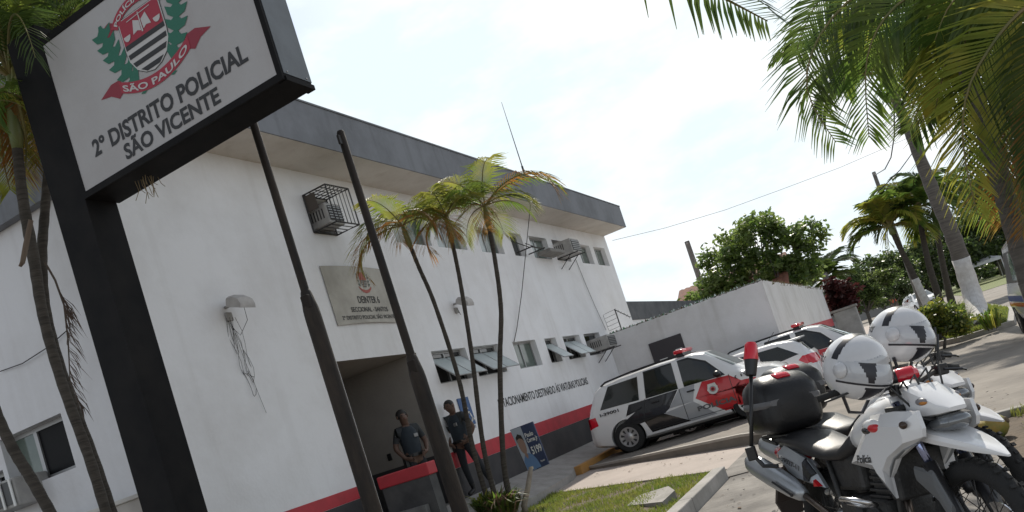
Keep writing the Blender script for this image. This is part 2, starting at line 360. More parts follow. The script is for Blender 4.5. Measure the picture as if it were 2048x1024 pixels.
# street island with its kerb, path and far lawn
isl = [(.25, 24.4), (.99, 23.2), (2.25, 23.55), (3.0, 30), (3.4, 52), (1.3, 53), (.7, 45)]
mb = MB(); mb.prism(isl, lambda u, v: Vector((u, v, G0-.2)), lambda u, v: Vector((u, v, G0+.13))); struct(mb, 'street_island_kerb', CONC)
ins = [(.42, 24.5), (1.05, 23.42), (2.12, 23.75), (2.85, 30), (3.2, 51.5), (1.45, 52.4), (.86, 45)]
LAWN = mat('lawn_green', (.10, .145, .03), .9, col2=(.16, .17, .05), scale=3, bump=.8, bscale=40)
mb = MB(); mb.prism(ins, lambda u, v: Vector((u, v, G0)), lambda u, v: Vector((u, v, G0+.15))); struct(mb, 'street_island', LAWN)
def inpoly(x, y, P):
    c = False
    for (x1, y1), (x2, y2) in zip(P, P[1:]+P[:1]):
        if (y1 > y) != (y2 > y) and x < (x2-x1)*(y-y1)/(y2-y1)+x1: c = not c
    return c
pts = []
while len(pts) < 12000:
    x = random.uniform(.4, 3.2); y = 23.4+27*random.random()**2
    if inpoly(x, y, ins): pts.append((x, y))
grass('island_grass', pts, lambda x, y: G0+.15, 'mown grass on the street island under the painted palm', (.05, .12), .012)
mb = MB(); mb.prism([(-2.7, 22.3), (-1.0, 22.3), (-.4, 40), (-.2, 75), (-3.2, 75), (-2.75, 41)], lambda u, v: Vector((u, v, G0-.1)), lambda u, v: Vector((u, v, G0+.11))); struct(mb, 'street_sidewalk', WALK)
mb = MB(); mb.add([(4.6, 72, G0+.02), (60, 95, G0+.02), (90, 300, G0+.02), (6, 300, G0+.02), (5.2, 110, G0+.02)], [(0, 1, 2, 3, 4)]); struct(mb, 'far_lawn', LAWN)
# ------------------------------------------------------------------ police station
FX = -7.2
st = thing('police_station', 'two-storey white police station with grey fascia, red stripe and dark base', 'building', (-7.2, 15.6, .3))
LOW = [(12.59, 13.86, 'awn2'), (14.07, 15.32, 'awn2'), (15.98, 17.19, 'slide'), (17.73, 18.42, 'awn1'), (18.88, 20.05, 'awn2'), (20.37, 21.6, 'ac')]
UPP = [(10.32, 10.9, 'hole'), (12.62, 13.86, 'slide'), (14.1, 15.3, 'slide'), (15.96, 17.1, 'slide'), (17.67, 18.35, 'hole'), (18.82, 19.95, 'slide'), (20.31, 21.33, 'hole'), (22.21, 23.25, 'slide'), (23.6, 24.65, 'slide')]
LZ, UZ = (2.33, 2.92), (4.94, 5.51)
POR = (9.9, 12.1, -.4, 2.93)
holes = [(a, b, *LZ) for a, b, _ in LOW] + [(a, b, *UZ) for a, b, _ in UPP] + [POR]
mb = MB(); panel_with_holes(mb, 6.2, 25.08, -.4, 5.95, holes, lambda y, z: (FX, y, z))
DEP = .20
for a, b, c, d in holes[:-1]:
    x0, x1 = FX, FX-DEP
    mb.add([(x0,a,c),(x1,a,c),(x1,a,d),(x0,a,d)], [(0,1,2,3)]); mb.add([(x0,b,c),(x1,b,c),(x1,b,d),(x0,b,d)], [(0,1,2,3)])
    mb.add([(x0,a,c),(x0,b,c),(x1,b,c),(x1,a,c)], [(0,1,2,3)]); mb.add([(x0,a,d),(x0,b,d),(x1,b,d),(x1,a,d)], [(0,1,2,3)])
mb.add([(FX,25.08,-.4),(-16,25.08,-.4),(-16,25.08,5.95),(FX,25.08,5.95)], [(0,1,2,3)])
mb.build('front_wall', WHITE_WALL, st, fix=False)
# side wall facing the street corner
SW = (-9.32, -8.2, 2.31, 2.93); SA = (-10.05, -9.40, 2.0, 2.6)
mb = MB(); panel_with_holes(mb, -16, FX, -.4, 5.95, [SW, SA], lambda x, z: (x, 6.2, z))
for a, b, c, d in (SW, SA):
    y0, y1 = 6.2, 6.38
    mb.add([(a,y0,c),(a,y1,c),(a,y1,d),(a,y0,d)], [(0,1,2,3)]); mb.add([(b,y0,c),(b,y1,c),(b,y1,d),(b,y0,d)], [(0,1,2,3)])
    mb.add([(a,y0,c),(b,y0,c),(b,y1,c),(a,y1,c)], [(0,1,2,3)]); mb.add([(a,y0,d),(b,y0,d),(b,y1,d),(a,y1,d)], [(0,1,2,3)])
mb.build('side_wall', SIDE_WALL, st, fix=False)
# roof slab: soffit + grey fascia
mb = MB(); mb.box(-16, -6.46, 6.19, 25.04, 5.935, 5.99); mb.build('soffit', SOFFIT, st)
mb = MB(); mb.box(-6.52, -6.44, 6.16, 25.06, 5.94, 6.60); mb.box(-16, -6.53, 24.98, 25.06, 5.994, 6.6); mb.box(-16, -6.53, 6.16, 6.24, 5.994, 6.6); mb.box(-15.9, -6.53, 6.25, 24.97, 6.3, 6.4)
mb.box(-6.535, -6.425, 6.15, 25.07, 6.603, 6.63)
fas = mb.build('fascia', FASCIA, st)
mb = MB(); mb.box(-16, -7.32, 6.08, 6.19, 5.08, 5.93); mb.build('side_fascia', FASCIA, st)
# dark painted base and red stripe (right of the porch and left of it)
mb = MB(); mb.box(FX, FX+.006, 12.12, 22.1, -.4, .872); mb.box(FX, FX+.006, 6.21, 9.88, -.4, .965); mb.build('dark_base', DADO, st)
mb = MB(); mb.box(FX, FX+.007, 12.12, 22.1, .875, 1.15); mb.build('red_stripe', RED_P, st)
mb = MB(); mb.box(FX, FX+.007, 6.21, 9.88, .968, 1.135); mb.build('red_stripe', RED_P, st)
# porch recess
PX = -10.2
mb = MB()
mb.add([(FX,12.1,-.3),(PX,12.1,-.3),(PX,12.1,2.93),(FX,12.1,2.93)], [(0,1,2,3)]); mb.add([(FX,9.9,-.3),(PX,9.9,-.3),(PX,9.9,2.93),(FX,9.9,2.93)], [(0,1,2,3)])
mb.add([(PX,9.9,-.3),(PX,12.1,-.3),(PX,12.1,2.93),(PX,9.9,2.93)], [(0,1,2,3)]); mb.add([(FX,9.9,2.93),(FX,12.1,2.93),(PX,12.1,2.93),(PX,9.9,2.93)], [(0,1,2,3)])
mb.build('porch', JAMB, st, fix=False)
mb = MB(); mb.box(PX+.01, FX-.01, 9.91, 12.09, -.2, .365); mb.build('porch_floor', CONC, st)
mb = MB(); mb.box(PX+.01, FX-.01, 12.088, 12.099, .37, 1.19); mb.build('porch_dado', DADO, st)
mb = MB(); mb.bbox(-8.36, -8.28, 12.07, 12.097, 1.34, 1.46, .008); mb.build('wall_socket', BLACK_PL, st)
# solid dark boxes behind the openings: unlit interior put into the colour
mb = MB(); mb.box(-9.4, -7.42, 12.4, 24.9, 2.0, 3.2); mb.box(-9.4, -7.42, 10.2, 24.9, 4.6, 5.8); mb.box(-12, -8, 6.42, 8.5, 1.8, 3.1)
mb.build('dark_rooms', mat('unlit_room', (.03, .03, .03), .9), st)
LIGHTPANE = mat('curtained_pane', (.46, .50, .50), .15, col2=(.33, .38, .38), scale=1.2)
GREENP = mat('greenish_pane', (.09, .12, .10), .1, col2=(.16, .19, .17), scale=2)
def frame(mb, a, b, c, d, x, t=.035, dx=.04, bars=()):
    mb.box(x, x+dx, a, b, c, c+t); mb.box(x, x+dx, a, b, d-t, d); mb.box(x, x+dx, a, a+t, c+t, d-t); mb.box(x, x+dx, b-t, b, c+t, d-t)
    for q in bars: mb.box(x, x+dx, q-t/2, q+t/2, c+t, d-t)
def window(a, b, z, kind, up):
    c, d = z; x = FX-DEP+.03; m = MB(); mid = (a+b)/2
    frame(m, a, b, c, d, x, bars=(mid,) if kind in ('slide', 'awn2') else ())
    w = m.build('window', ALU, st)
    if kind == 'slide':
        for p0, p1, mm in ((a+.035, mid-.018, LIGHTPANE if up or a > 17 else GREENP), (mid+.018, b-.035, GREENP)):
            g = MB(); g.box(x+.012, x+.02, p0, p1, c+.035, d-.035); g.build('pane', mm, w)
    elif kind.startswith('awn'):
        n = int(kind[-1]); wd = (b-a-.06)/n
        for i in range(n):
            y0 = a+.03+i*wd+.012; y1 = y0+wd-.024; L = .60; ang = R(46)
            xt, zt = x+.05, d-.13; xo, zo = xt+L*math.sin(ang), zt-L*math.cos(ang)
            nx_, nz_ = math.cos(ang)*.01, math.sin(ang)*.01
            g = MB(); g.add([(xt-nx_,y0,zt-nz_),(xt-nx_,y1,zt-nz_),(xo-nx_,y1,zo-nz_),(xo-nx_,y0,zo-nz_),(xt+nx_,y0,zt+nz_),(xt+nx_,y1,zt+nz_),(xo+nx_,y1,zo+nz_),(xo+nx_,y0,zo+nz_)],
                [(0,3,2,1),(4,5,6,7),(0,1,5,4),(1,2,6,5),(2,3,7,6),(3,0,4,7)])
            pn = g.build('pane', PANE, w)
            f = MB(); f.path([(xt,y0,zt),(xo,y0,zo),(xo,y1,zo),(xt,y1,zt)], .014, 4); f.build('pane_frame', ALU, w)
        g = MB(); g.box(x+.012, x+.018, a+.035, b-.035, d-.10, d-.035); g.build('pane', GLASS, w)
    else:
        g = MB(); g.box(x+.012, x+.018, a+.035, b-.035, c+.035, d-.035); g.build('pane', GLASS, w)
for a, b, k in LOW: window(a, b, LZ, k, False)
for a, b, k in UPP: window(a, b, UZ, k, True)
MATTEG = mat('unlit_glass', (.006, .006, .007), .5, spec=.12)
# side window with white mullions
m = MB(); y = 6.34
for (a, b, c, d), bars in ((SW, (-8.88,)), (SA, (-9.72,))):
    m.box(a, b, y, y+.04, c, c+.05); m.box(a, b, y, y+.04, d-.05, d); m.box(a, a+.05, y, y+.04, c+.05, d-.05); m.box(b-.05, b, y, y+.04, c+.05, d-.05)
    for q in bars: m.box(q-.03, q+.03, y-.01, y+.03, c+.05, d-.05)
w = m.build('side_window', ALU, st)
for a, b, c, d, mm in ((-8.85, -8.25, 2.36, 2.88, MATTEG), (-9.27, -8.91, 2.36, 2.88, GREENP), (-10.0, -9.45, 2.05, 2.55, MATTEG)):
    g = MB(); g.box(a, b, y+.012, y+.02, c, d); g.build('pane', mm, w)
# lettering on the facade
t = MB(); text_box(t, 'ESTACIONAMENTO DESTINADO ÀS VIATURAS POLICIAIS', (FX+.006, 14.47, 1.645), (0, 5.10, 0), (0, 0, .225), .014); t.build('wall_lettering', LETTER, st, fix=False)
# one-storey annex behind the yard wall
mb = MB(); mb.box(-15, FX-.06, 25.09, 37, -.4, 3.2); an = mb.build('annex_wall', WHITE_WALL, st)
mb = MB(); mb.box(-15, FX-.02, 25.085, 37.1, 3.203, 3.80); mb.build('annex_parapet', mat('weathered_parapet', (.14, .145, .15), .9, col2=(.075, .08, .085), scale=1.5), st)

# ------------------------------------------------------------------ things fixed on the facade
def ac_unit(name, label, cx, y0, y1, z0, z1, depth, brk=True):
    a = thing(name, label, 'air conditioner', (cx, (y0+y1)/2, z0))
    b = MB(); b.bbox(cx, cx+depth, y0, y1, z0, z1, .02); b.build('casing', mat('ac_casing', (.42, .41, .39), .55, col2=(.30, .29, .28), scale=5), a)
    g = MB(); g.box(cx+depth, cx+depth+.012, y0+.04, y1-.04, z0+.05, z1-.05); gr = g.build('grille', mat('ac_grille', (.06, .06, .06), .6), a)
    for i in range(5):
        zz = z0+.08+(z1-z0-.16)*i/4; s = MB(); s.box(cx+depth+.012, cx+depth+.024, y0+.03, y1-.03, zz-.007, zz+.007); s.build('slat', ALU, gr)
    s = MB()
    for i in range(6): s.box(cx+.1+i*.055, cx+.12+i*.055, y0-.006, y0, z0+.10, z1-.08)
    s.build('side_vents', IRON, a)
    if brk:
        for yy in (y0+.05, y1-.05):
            k = MB(); k.path([(FX+.005, yy, z0-.02), (cx+depth+.1, yy, z0-.02)], .014, 5); k.build('bracket_arm', IRON, a)
            k = MB(); k.path([(FX+.005, yy, z0-.3), (cx+depth*.8, yy, z0-.03)], .011, 5); k.build('bracket_strut', IRON, a)
    return a
ac_unit('window_air_conditioner', 'grey box air conditioner jutting from the upper windows', -7.34, 20.3, 20.95, 4.99, 5.37, .62)
ac_unit('window_air_conditioner', 'dark air conditioner on a shelf at the last lower window beside the yard wall', -7.34, 20.75, 21.4, 2.40, 2.74, .60)
ac_unit('window_air_conditioner', 'old air conditioner inside the iron cage on the upper facade', -7.38, 10.4, 10.8, 5.0, 5.33, .46, False)
c = thing('air_conditioner_cage', 'rusty black iron cage bolted high on the facade near the fascia', 'cage', (FX, 10.6, 4.95))
cx0, cx1, cy0, cy1, cz0, cz1 = FX+.012, -6.75, 10.31, 10.89, 4.94, 5.53
b = MB()
for x in (cx0, cx1):
    for yy in (cy0, cy1): b.path([(x, yy, cz0), (x, yy, cz1)], .013, 4)
for z in (cz0, cz1):
    b.path([(cx0, cy0, z), (cx1, cy0, z), (cx1, cy1, z), (cx0, cy1, z), (cx0, cy0, z)], .013, 4)
b.build('cage_frame', IRON, c)
for i in range(1, 6):
    yy = cy0+(cy1-cy0)*i/6; b = MB(); b.path([(cx1, yy, cz0), (cx1, yy, cz1), (cx0, yy, cz1)], .008, 4); b.build('bar', IRON, c)
for i in range(1, 4):
    x = cx0+(cx1-cx0)*i/4
    for zz in (cz0, cz1): b = MB(); b.path([(x, cy0, zz), (x, cy1, zz)], .008, 4); b.build('bar', IRON, c)
b = MB(); b.box(cx0, cx0+.2, cy0+.01, cy0+.02, cz0+.32, cz1-.02); b.build('back_plate', mat('rusty_plate', (.09, .075, .065), .8), c)
# empty bracket of a removed unit, left of the working one
k = thing('empty_bracket', 'empty angled iron bracket under the upper windows, left of the air conditioner', 'bracket', (FX, 18.1, 4.95))
b = MB()
for yy in (17.75, 18.45): b.path([(FX+.01, yy, 5.0), (-6.75, yy, 5.0)], .016, 5); b.path([(FX+.01, yy, 5.28), (-6.85, yy, 5.01)], .010, 5)
b.path([(-6.8, 17.75, 5.0), (-6.8, 18.45, 5.0)], .016, 5); b.build('arms', IRON, k)
b = MB(); b.bbox(-7.15, -6.8, 18.9, 19.9, 4.96, 5.05, .01); b.build('shelf', mat('weathered_board', (.25, .24, .22), .8, col2=(.17, .16, .15), scale=6), k)
# metal plaque
p = thing('metal_plaque', 'tarnished metal plaque with a faded crest above the porch', 'plaque', (FX, 11, 3.47))
PM = mat('tarnished_metal', (.42, .39, .34), .45, .25, col2=(.27, .25, .215), scale=2.2, lo=.3, hi=.7)
b = MB(); n = 12; rows = []
for i in range(n+1):
    yy = 10.18+1.64*i/n; bow = .05*math.sin(math.pi*i/n); rows.append([(FX+.012+bow*.4, yy, 3.46+bow*.5), (FX+.012+bow*.4, yy, 4.40+bow*.3), (FX+.02+bow*.4, yy, 4.40+bow*.3), (FX+.02+bow*.4, yy, 3.46+bow*.5)])
b.loft(rows); b.build('plate', PM, p)
def bowx(yy): return FX+.0235+.02*math.sin(math.pi*(yy-10.18)/1.64)
for body, y0, y1, z0, z1 in (('DEINTER 6', 10.85, 11.45, 3.80, 3.92), ('SECCIONAL - SANTOS', 10.60, 11.62, 3.66, 3.74), ('2º DISTRITO POLICIAL SÃO VICENTE', 10.33, 11.76, 3.54, 3.62)):
    t = MB(); text_map(t, body, lambda u, v: Vector((bowx(y0+(y1-y0)*u), y0+(y1-y0)*u, z0+(z1-z0)*v)), .02)
    t.build('plaque_lettering', mat('plaque_ink', (.05, .05, .05), .7), p, fix=False)
def crest_small(p, y, z, s):
    sh = [(-.5, .9), (.5, .9), (.5, 0), (.36, -.42), (0, -.62), (-.36, -.42), (-.5, 0)]
    X = bowx(y)+.001
    b = MB(); b.add([(X, y+u*s*.42, z+v*s*.42) for u, v in [(-.5, .9), (.5, .9), (.5, .15), (-.5, .15)]], [(0,1,2,3)]); b.build('crest_field', mat('faded_red', (.42, .12, .10), .7), p, fix=False)
    b = MB()
    for i in range(4):
        z0 = .10-.18*i; w = .5 if i < 2 else .40-.12*(i-2); b.add([(X, y-w*s*.42, z+z0*s*.42), (X, y+w*s*.42, z+z0*s*.42), (X, y+w*s*.42, z+(z0-.09)*s*.42), (X, y-w*s*.42, z+(z0-.09)*s*.42)], [(0,1,2,3)])
    b.build('crest_stripes', mat('plaque_ink', (.05, .05, .05), .7), p, fix=False)
    b = MB()
    for sg in (-1, 1):
        for i in range(5): a = -.5+.32*i; b.add([(X, y+sg*s*(.27+.02*i), z+a*s*.42), (X, y+sg*s*(.40-.01*i), z+(a+.3)*s*.42), (X, y+sg*s*(.26+.02*i), z+(a+.32)*s*.42)], [(0,1,2)])
    b.build('crest_branches', mat('faded_green', (.12, .15, .13), .7), p, fix=False)
    b = MB(); pts_ = [(-.42, -.18), (-.22, -.30), (0, -.34), (.22, -.30), (.42, -.18), (.36, -.30), (.2, -.42), (0, -.46), (-.2, -.42), (-.36, -.30)]
    b.add([(X, y+u*s, z+v*s) for u, v in pts_], [(0,1,8,9),(1,2,7,8),(2,3,6,7),(3,4,5,6)]); b.build('crest_ribbon', mat('faded_red', (.42, .12, .10), .7), p, fix=False)
crest_small(p, 11.15, 4.16, .42)
# accessible-parking sign
p = thing('accessible_parking_sign', 'small blue and white wheelchair sign on the wall beside the porch', 'sign', (FX, 13.13, 1.5))
b = MB(); b.bbox(FX+.008, FX+.02, 12.93, 13.34, 1.50, 2.01, .003); b.build('plate', mat('sign_blue', (.035, .10, .26), .5), p)
def wheelchair(o, s):
    b = MB(); X = FX+.024
    def pl(pts): b.add([(X, o[0]+u*s, o[1]+v*s) for u, v in pts], [list(range(len(pts)))])
    pl([(.0+.07*math.cos(a*.6283), .86+.07*math.sin(a*.6283)) for a in range(10)])
    pl([(-.05, .76), (.05, .76), (.08, .46), (-.02, .46)]); pl([(0, .68), (.22, .62), (.22, .56), (0, .61)])
    pl([(-.02, .50), (.28, .46), (.28, .39), (-.02, .42)]); pl([(.20, .44), (.28, .44), (.42, .14), (.34, .10)]); pl([(.34, .16), (.46, .20), (.48, .14), (.36, .09)])
    for i in range(12):
        a0, a1 = R(110+20*i), R(130+20*i)
        pl([(.06+.30*math.cos(a0), .30+.30*math.sin(a0)), (.06+.30*math.cos(a1), .30+.30*math.sin(a1)), (.06+.24*math.cos(a1), .30+.24*math.sin(a1)), (.06+.24*math.cos(a0), .30+.24*math.sin(a0))])
    return b
wheelchair((13.10, 1.52), .48).build('wheelchair_symbol', WHITEP, p, fix=False)
t = MB(); text_box(t, 'USO EXCLUSIVO', (FX+.006, 12.95, 1.43), (0, .38, 0), (0, 0, .05), .02); t.build('sign_caption', mat('sign_blue', (.035, .10, .26), .5), p, fix=False)
# floodlights
def flood(name, label, y, z, tilt, wires):
    a = thing(name, label, 'floodlight', (FX, y, z))
    b = MB(); b.path([(FX, y, z-.02), (FX+.10, y, z-.02)], .02, 6); b.bbox(FX, FX+.04, y-.05, y+.05, z-.2, z-.09, .008); b.build('mount', mat('mount_grey', (.33, .32, .31), .6), a)
    M = Matrix.Translation((FX+.10, y, z)) @ Matrix.Rotation(tilt, 4, 'Y')
    b = MB(); prof = [(0, -.13), (.06, -.17), (.17, -.19), (.30, -.17)]
    rings = []
    for x, hw, zt, zb in ((0, .08, .05, -.03), (.04, .115, .085, -.045), (.15, .135, .10, -.055), (.24, .14, .065, -.06), (.28, .135, -.02, -.065)):
        rings.append([M @ Vector((x, -hw, zb)), M @ Vector((x, hw, zb)), M @ Vector((x, hw*.95, zt*.7)), M @ Vector((x, hw*.6, zt)), M @ Vector((x, -hw*.6, zt)), M @ Vector((x, -hw*.95, zt*.7))])
    b.loft(rings); b.build('lamp_housing', mat('flood_housing', (.50, .48, .46), .5, col2=(.38, .36, .35), scale=6), a, smooth=40)
    b = MB(); b.add([M @ Vector(q) for q in ((.05, -.09, -.058), (.05, .09, -.058), (.27, .125, -.070), (.27, -.125, -.070))], [(0,1,2,3)]); b.build('lens', mat('flood_lens', (.55, .56, .55), .15), a, fix=False)
    if wires:
        b = MB()
        for k in range(5):
            y0 = y+random.uniform(-.06, .06); L = random.uniform(.5, 1.15); w = random.uniform(.05, .14); pts_ = []
            for i in range(15):
                g = i/14*math.pi; pts_.append((FX+.02+.03*math.sin(g*3+k), y0+w*math.sin(2*g)*.8+.04*math.sin(5*g+k)+.07*math.sin(g), z-.16-L*math.sin(g)))
            b.path(pts_, .003, 4)
        b.path([(FX+.03, y, z-.2), (FX+.03, y+.03, z-.7), (FX+.02, y+.10, z-1.1), (FX+.03, y+.13, z-1.42)], .003, 4)
        b.path([(FX+.25, y+.05, z-.08), (FX+.2, y+.10, z-.25), (FX+.05, y+.07, z-.4), (FX+.03, y, z-.3)], .004, 4)
        b.build('loose_cable', IRON, a)
    else:
        b = MB(); b.path([(FX+.05, y, z-.1), (FX+.06, y+.03, z-.22), (FX+.04, y+.08, z-.24), (FX+.02, y+.05, z-.12)], .005, 4); b.build('loose_cable', IRON, a)
    return a
flood('wall_floodlight', 'grey wall floodlight with tangled cable hanging below it', 8.02, 3.79, R(16), True)
flood('wall_floodlight', 'small wall floodlight between the palm trunks, above the lower windows', 13.95, 3.79, R(20), False)
# antenna and cables
a = thing('roof_antenna', 'thin whip antenna standing on the roof edge', 'antenna', (-7.5, 20.8, 6.4))
b = MB(); b.path([(-7.5, 20.8, 6.3), (-7.5, 20.8, 7.75)], .028, 6); b.path([(-7.5, 20.8, 7.75), (-7.5, 20.85, 9.6)], [.016, .006], 5); b.build('mast', IRON, a)
b = MB(); b.path([(-7.5, 20.8, 6.7), (-7.8, 21.2, 6.4)], .006, 4); b.path([(-7.5, 20.8, 6.7), (-7.2, 20.5, 6.4)], .006, 4); b.build('stay', IRON, a)
def cable(name, label, pts_, r=.006, m=IRON):
    b = MB(); b.path(pts_, r, 5); o = b.build(name, m); tag(o, label, 'cable'); return o
cable('hanging_cable', 'black cable hanging down the facade from the eave to the lower windows', [at_x(1062, 398, -6.5), at_x(1058, 440, -6.7), at_x(1050, 520, -7.05), at_x(1043, 590, -7.1), at_x(1034, 655, -7.15), at_x(1028, 684, -7.17)], .009)
cable('drain_cable', 'pale thin cable running slantwise down the wall to the yard wall', [at_x(1152, 520, -7.17), at_x(1172, 570, -7.17), at_x(1190, 612, -7.17), at_x(1212, 660, -7.15)], .008, mat('grey_cable', (.2, .2, .2), .7))
cable('side_wall_cable', 'sagging cable on the side wall behind the palm trunk', [at_y(0, 743, 6.17), at_y(45, 727, 6.15), at_y(95, 695, 6.15), at_y(135, 660, 6.17)], .006)
# low wall with red coping beside the entrance
p = thing('entrance_parapet', 'low entrance wall with red coping and dark grey face below the porch', 'wall', (-6.55, 9.8, .2))
b = MB(); b.bbox(-7.0, -6.14, 9.70, 9.93, .985, 1.16, .015); b.build('coping', RED_P, p)
b = MB(); b.box(-6.97, -6.17, 9.72, 9.91, -.1, .985); b.build('wall_body', mat('scuffed_dark_render', (.05, .05, .053), .8, col2=(.10, .10, .10), scale=2.5), p)
b = MB(); b.box(-6.80, -6.30, 9.60, 9.70, .3, .62); b.build('lower_step', mat('scuffed_light_render', (.20, .20, .20), .8, col2=(.10, .10, .10), scale=3), p)
# low garden wall in front of the side wall
p = thing('garden_wall', 'low beige garden wall with sunlit top edge in front of the side window', 'wall', (-8, 5.7, 0))
b = MB(); b.box(-12, -6.2, 5.62, 5.76, -.3, 1.72); b.build('wall_body', mat('beige_render', (.52, .49, .45), .85, col2=(.42, .39, .36), scale=2), p)
b = MB(); b.bbox(-12, -6.18, 5.59, 5.79, 1.722, 1.765, .008); b.build('coping', mat('sunlit_coping', (.62, .60, .56), .8), p)  # coping paler than the wall: sun on the top edge put into colour
ac = thing('side_air_conditioner', 'white framed air conditioner below the side window at the left edge', 'air conditioner', (-10, 6.1, 1.9))
b = MB(); b.bbox(-9.40, -8.80, 5.88, 6.30, 2.10, 2.42, .02); b.build('casing', mat('ac_casing', (.42, .41, .39), .55), ac)
b = MB(); b.box(-9.36, -8.84, 5.865, 5.878, 2.14, 2.39); g = b.build('grille', BLACK_PL, ac)
for i in range(4):
    s = MB(); xx = -9.37+.18*i; s.box(xx-.016, xx+.016, 5.85, 5.864, 2.11, 2.41); s.build('slat', WHITEP, g)
# ------------------------------------------------------------------ yard wall with broken glass
yw = thing('yard_wall', 'white yard wall topped with broken glass behind the parked cars', 'wall', (-5, 22.13, 0))
b = MB(); b.box(FX+.004, -2.82, 22.13, 22.28, -.4, 2.80); b.box(-2.97, -2.82, 22.284, 40.6, -.4, 2.80); b.build('wall_body', YARD_WALL, yw)
b = MB(); b.box(-2.816, -2.81, 24, 40.6, 1.02, 1.36); b.build('red_stripe', RED_P, yw)
b = MB(); b.box(-2.816, -2.811, 22.2, 40.6, -.4, 1.015); b.build('dark_base', DADO, yw)
SHG = [mat('clear_shard', (.55, .62, .60), .08), mat('green_shard', (.10, .22, .12), .1), mat('brown_shard', (.10, .06, .03), .12)]
b = MB()
for i in range(420):
    x, yy = (random.uniform(-7.1, -2.85), 22.2+random.uniform(-.05, .05)) if i < 260 else (-2.9+random.uniform(-.05, .05), random.uniform(22.3, 40.5))
    h = random.uniform(.03, .10); w = random.uniform(.02, .05); g = random.uniform(0, 3.14); dx, dy = math.cos(g)*w, math.sin(g)*w
    b.cur = random.choice((0, 0, 1, 2)); lx = random.uniform(-.03, .03)
    b.add([(x-dx, yy-dy, 2.79), (x+dx, yy+dy, 2.79), (x+dy*.3, yy-dx*.3, 2.79), (x+lx, yy+lx, 2.79+h)], [(0,1,3),(1,2,3),(2,0,3),(0,2,1)])
b.build('broken_glass', SHG, yw, kind='stuff')
b = MB()
for i in range(140):
    x = random.uniform(-7.1, -2.85); b.ball((x, 22.2+random.uniform(-.04, .04), 2.80), (random.uniform(.03, .07), .05, random.uniform(.015, .035)), 6, 4)
b.build('mortar', mat('mossy_mortar', (.12, .115, .10), .95), yw, kind='stuff')
d = thing('metal_door', 'dark metal door in the yard wall with two white notices', 'door', (-5.68, 22.1, .1))
b = MB(); b.bbox(-6.14, -5.22, 22.085, 22.127, .05, 2.2, .008); b.build('leaf', mat('dark_door_paint', (.045, .04, .045), .6), d)
for x0, x1, z0, z1 in ((-5.97, -5.75, 1.53, 1.70), (-5.48, -5.29, 1.58, 1.83)):
    b = MB(); b.box(x0, x1, 22.078, 22.084, z0, z1); b.build('notice', WHITEP, d)
b = thing('meter_box', 'small dark meter box on the yard wall left of the door', 'box', (-6.35, 22.1, 1.5))
m = MB(); m.bbox(-6.46, -6.25, 22.02, 22.127, 1.42, 1.66, .015); m.build('casing', BLACK_PL, b); m = MB(); m.box(-6.42, -6.29, 22.012, 22.019, 1.47, 1.6); m.build('cover', mat('meter_cover', (.08, .08, .085), .4), b)
a = thing('rooftop_aerial', 'spiky television aerial on the end of the yard wall', 'antenna', (-6.7, 22.2, 2.8))
b = MB(); b.path([(-6.75, 22.2, 2.78), (-6.75, 22.2, 3.42)], .018, 5); b.build('mast', IRON, a)
b = MB(); b.path([(-6.75, 22.2, 3.4), (-6.35, 22.0, 3.05)], .012, 4)
for i in range(6):
    q = Vector((-6.75, 22.2, 3.4)).lerp(Vector((-6.35, 22.0, 3.05)), i/5); b.path([q-Vector((.10, -.25, 0)), q+Vector((.10, -.25, 0))], .006, 4)
for i in range(5): b.path([(-7.1, 22.2, 2.9+.12*i), (-6.75, 22.2, 2.93+.12*i)], .005, 4)
b.path([(-7.1, 22.2, 2.9), (-7.12, 22.2, 3.38)], .005, 4); b.build('elements', IRON, a)
# tiled neighbour house
h = thing('tiled_house', 'neighbouring house with red clay tile roof behind the yard wall', 'house', (-6.5, 38, 0))
b = MB(); b.box(-8.7, -4.0, 37.3, 43, -.2, 3.2); b.build('wall', mat('house_render', (.5, .47, .43), .9), h)
b = MB(); rows = []; n = 80
for i in range(n+1):
    x = -8.9+5.2*i/n; s_ = .035*abs(math.sin(i*math.pi/4)); rows.append([(x, 36.6+.52*j, 3.05+.27*j*.95+s_+(.03 if j % 1 == 0 else 0)) for j in range(8)])
b.loft(rows, cap=False, closed=False); b.build('roof', mat('clay_tiles', (.30, .12, .075), .85, col2=(.17, .085, .06), scale=7, bump=.4), h, fix=False)
b = MB(); rows = []
for i in range(n+1):
    x = -8.9+5.2*i/n; s_ = .035*abs(math.sin(i*math.pi/4)); rows.append([(x, 43.9-.52*j, 3.05+.27*j*.95+s_) for j in range(8)])
b.loft(rows, cap=False, closed=False); b.build('roof', mat('clay_tiles', (.30, .12, .075), .85), h, fix=False)
# ------------------------------------------------------------------ district sign
SY = 4.80
sg = thing('district_sign', 'large white police district sign with crest on a black post', 'sign', (-5.5, SY, -.2))
b = MB(); b.box(-5.735, -5.372, SY-.002, 5.10, -.3, 5.62); post = b.build('post', BLACKP, sg)
b = MB()   # box frame
x0, x1, z0, z1, yb = -5.368, -3.205, 4.085, 5.475, 5.125
b.box(x0, x1, SY+.02, yb, z0, z0+.05); b.box(x0, x1, SY+.02, yb, z1-.05, z1); b.box(x0, x0+.03, SY+.02, yb, z0+.05, z1-.05)
b.box(x0+.03, x1-.04, yb-.02, yb, z0+.05, z1-.05)
b.box(x0, x1, SY-.006, SY+.018, z0, 4.138); b.box(x0, x1, SY-.006, SY+.018, 5.412, z1); b.box(x0, -5.342, SY-.006, SY+.018, 4.138, 5.412); b.box(-3.248, x1, SY-.006, SY+.018, 4.138, 5.412)
b.build('sign_box', BLACKP, sg)
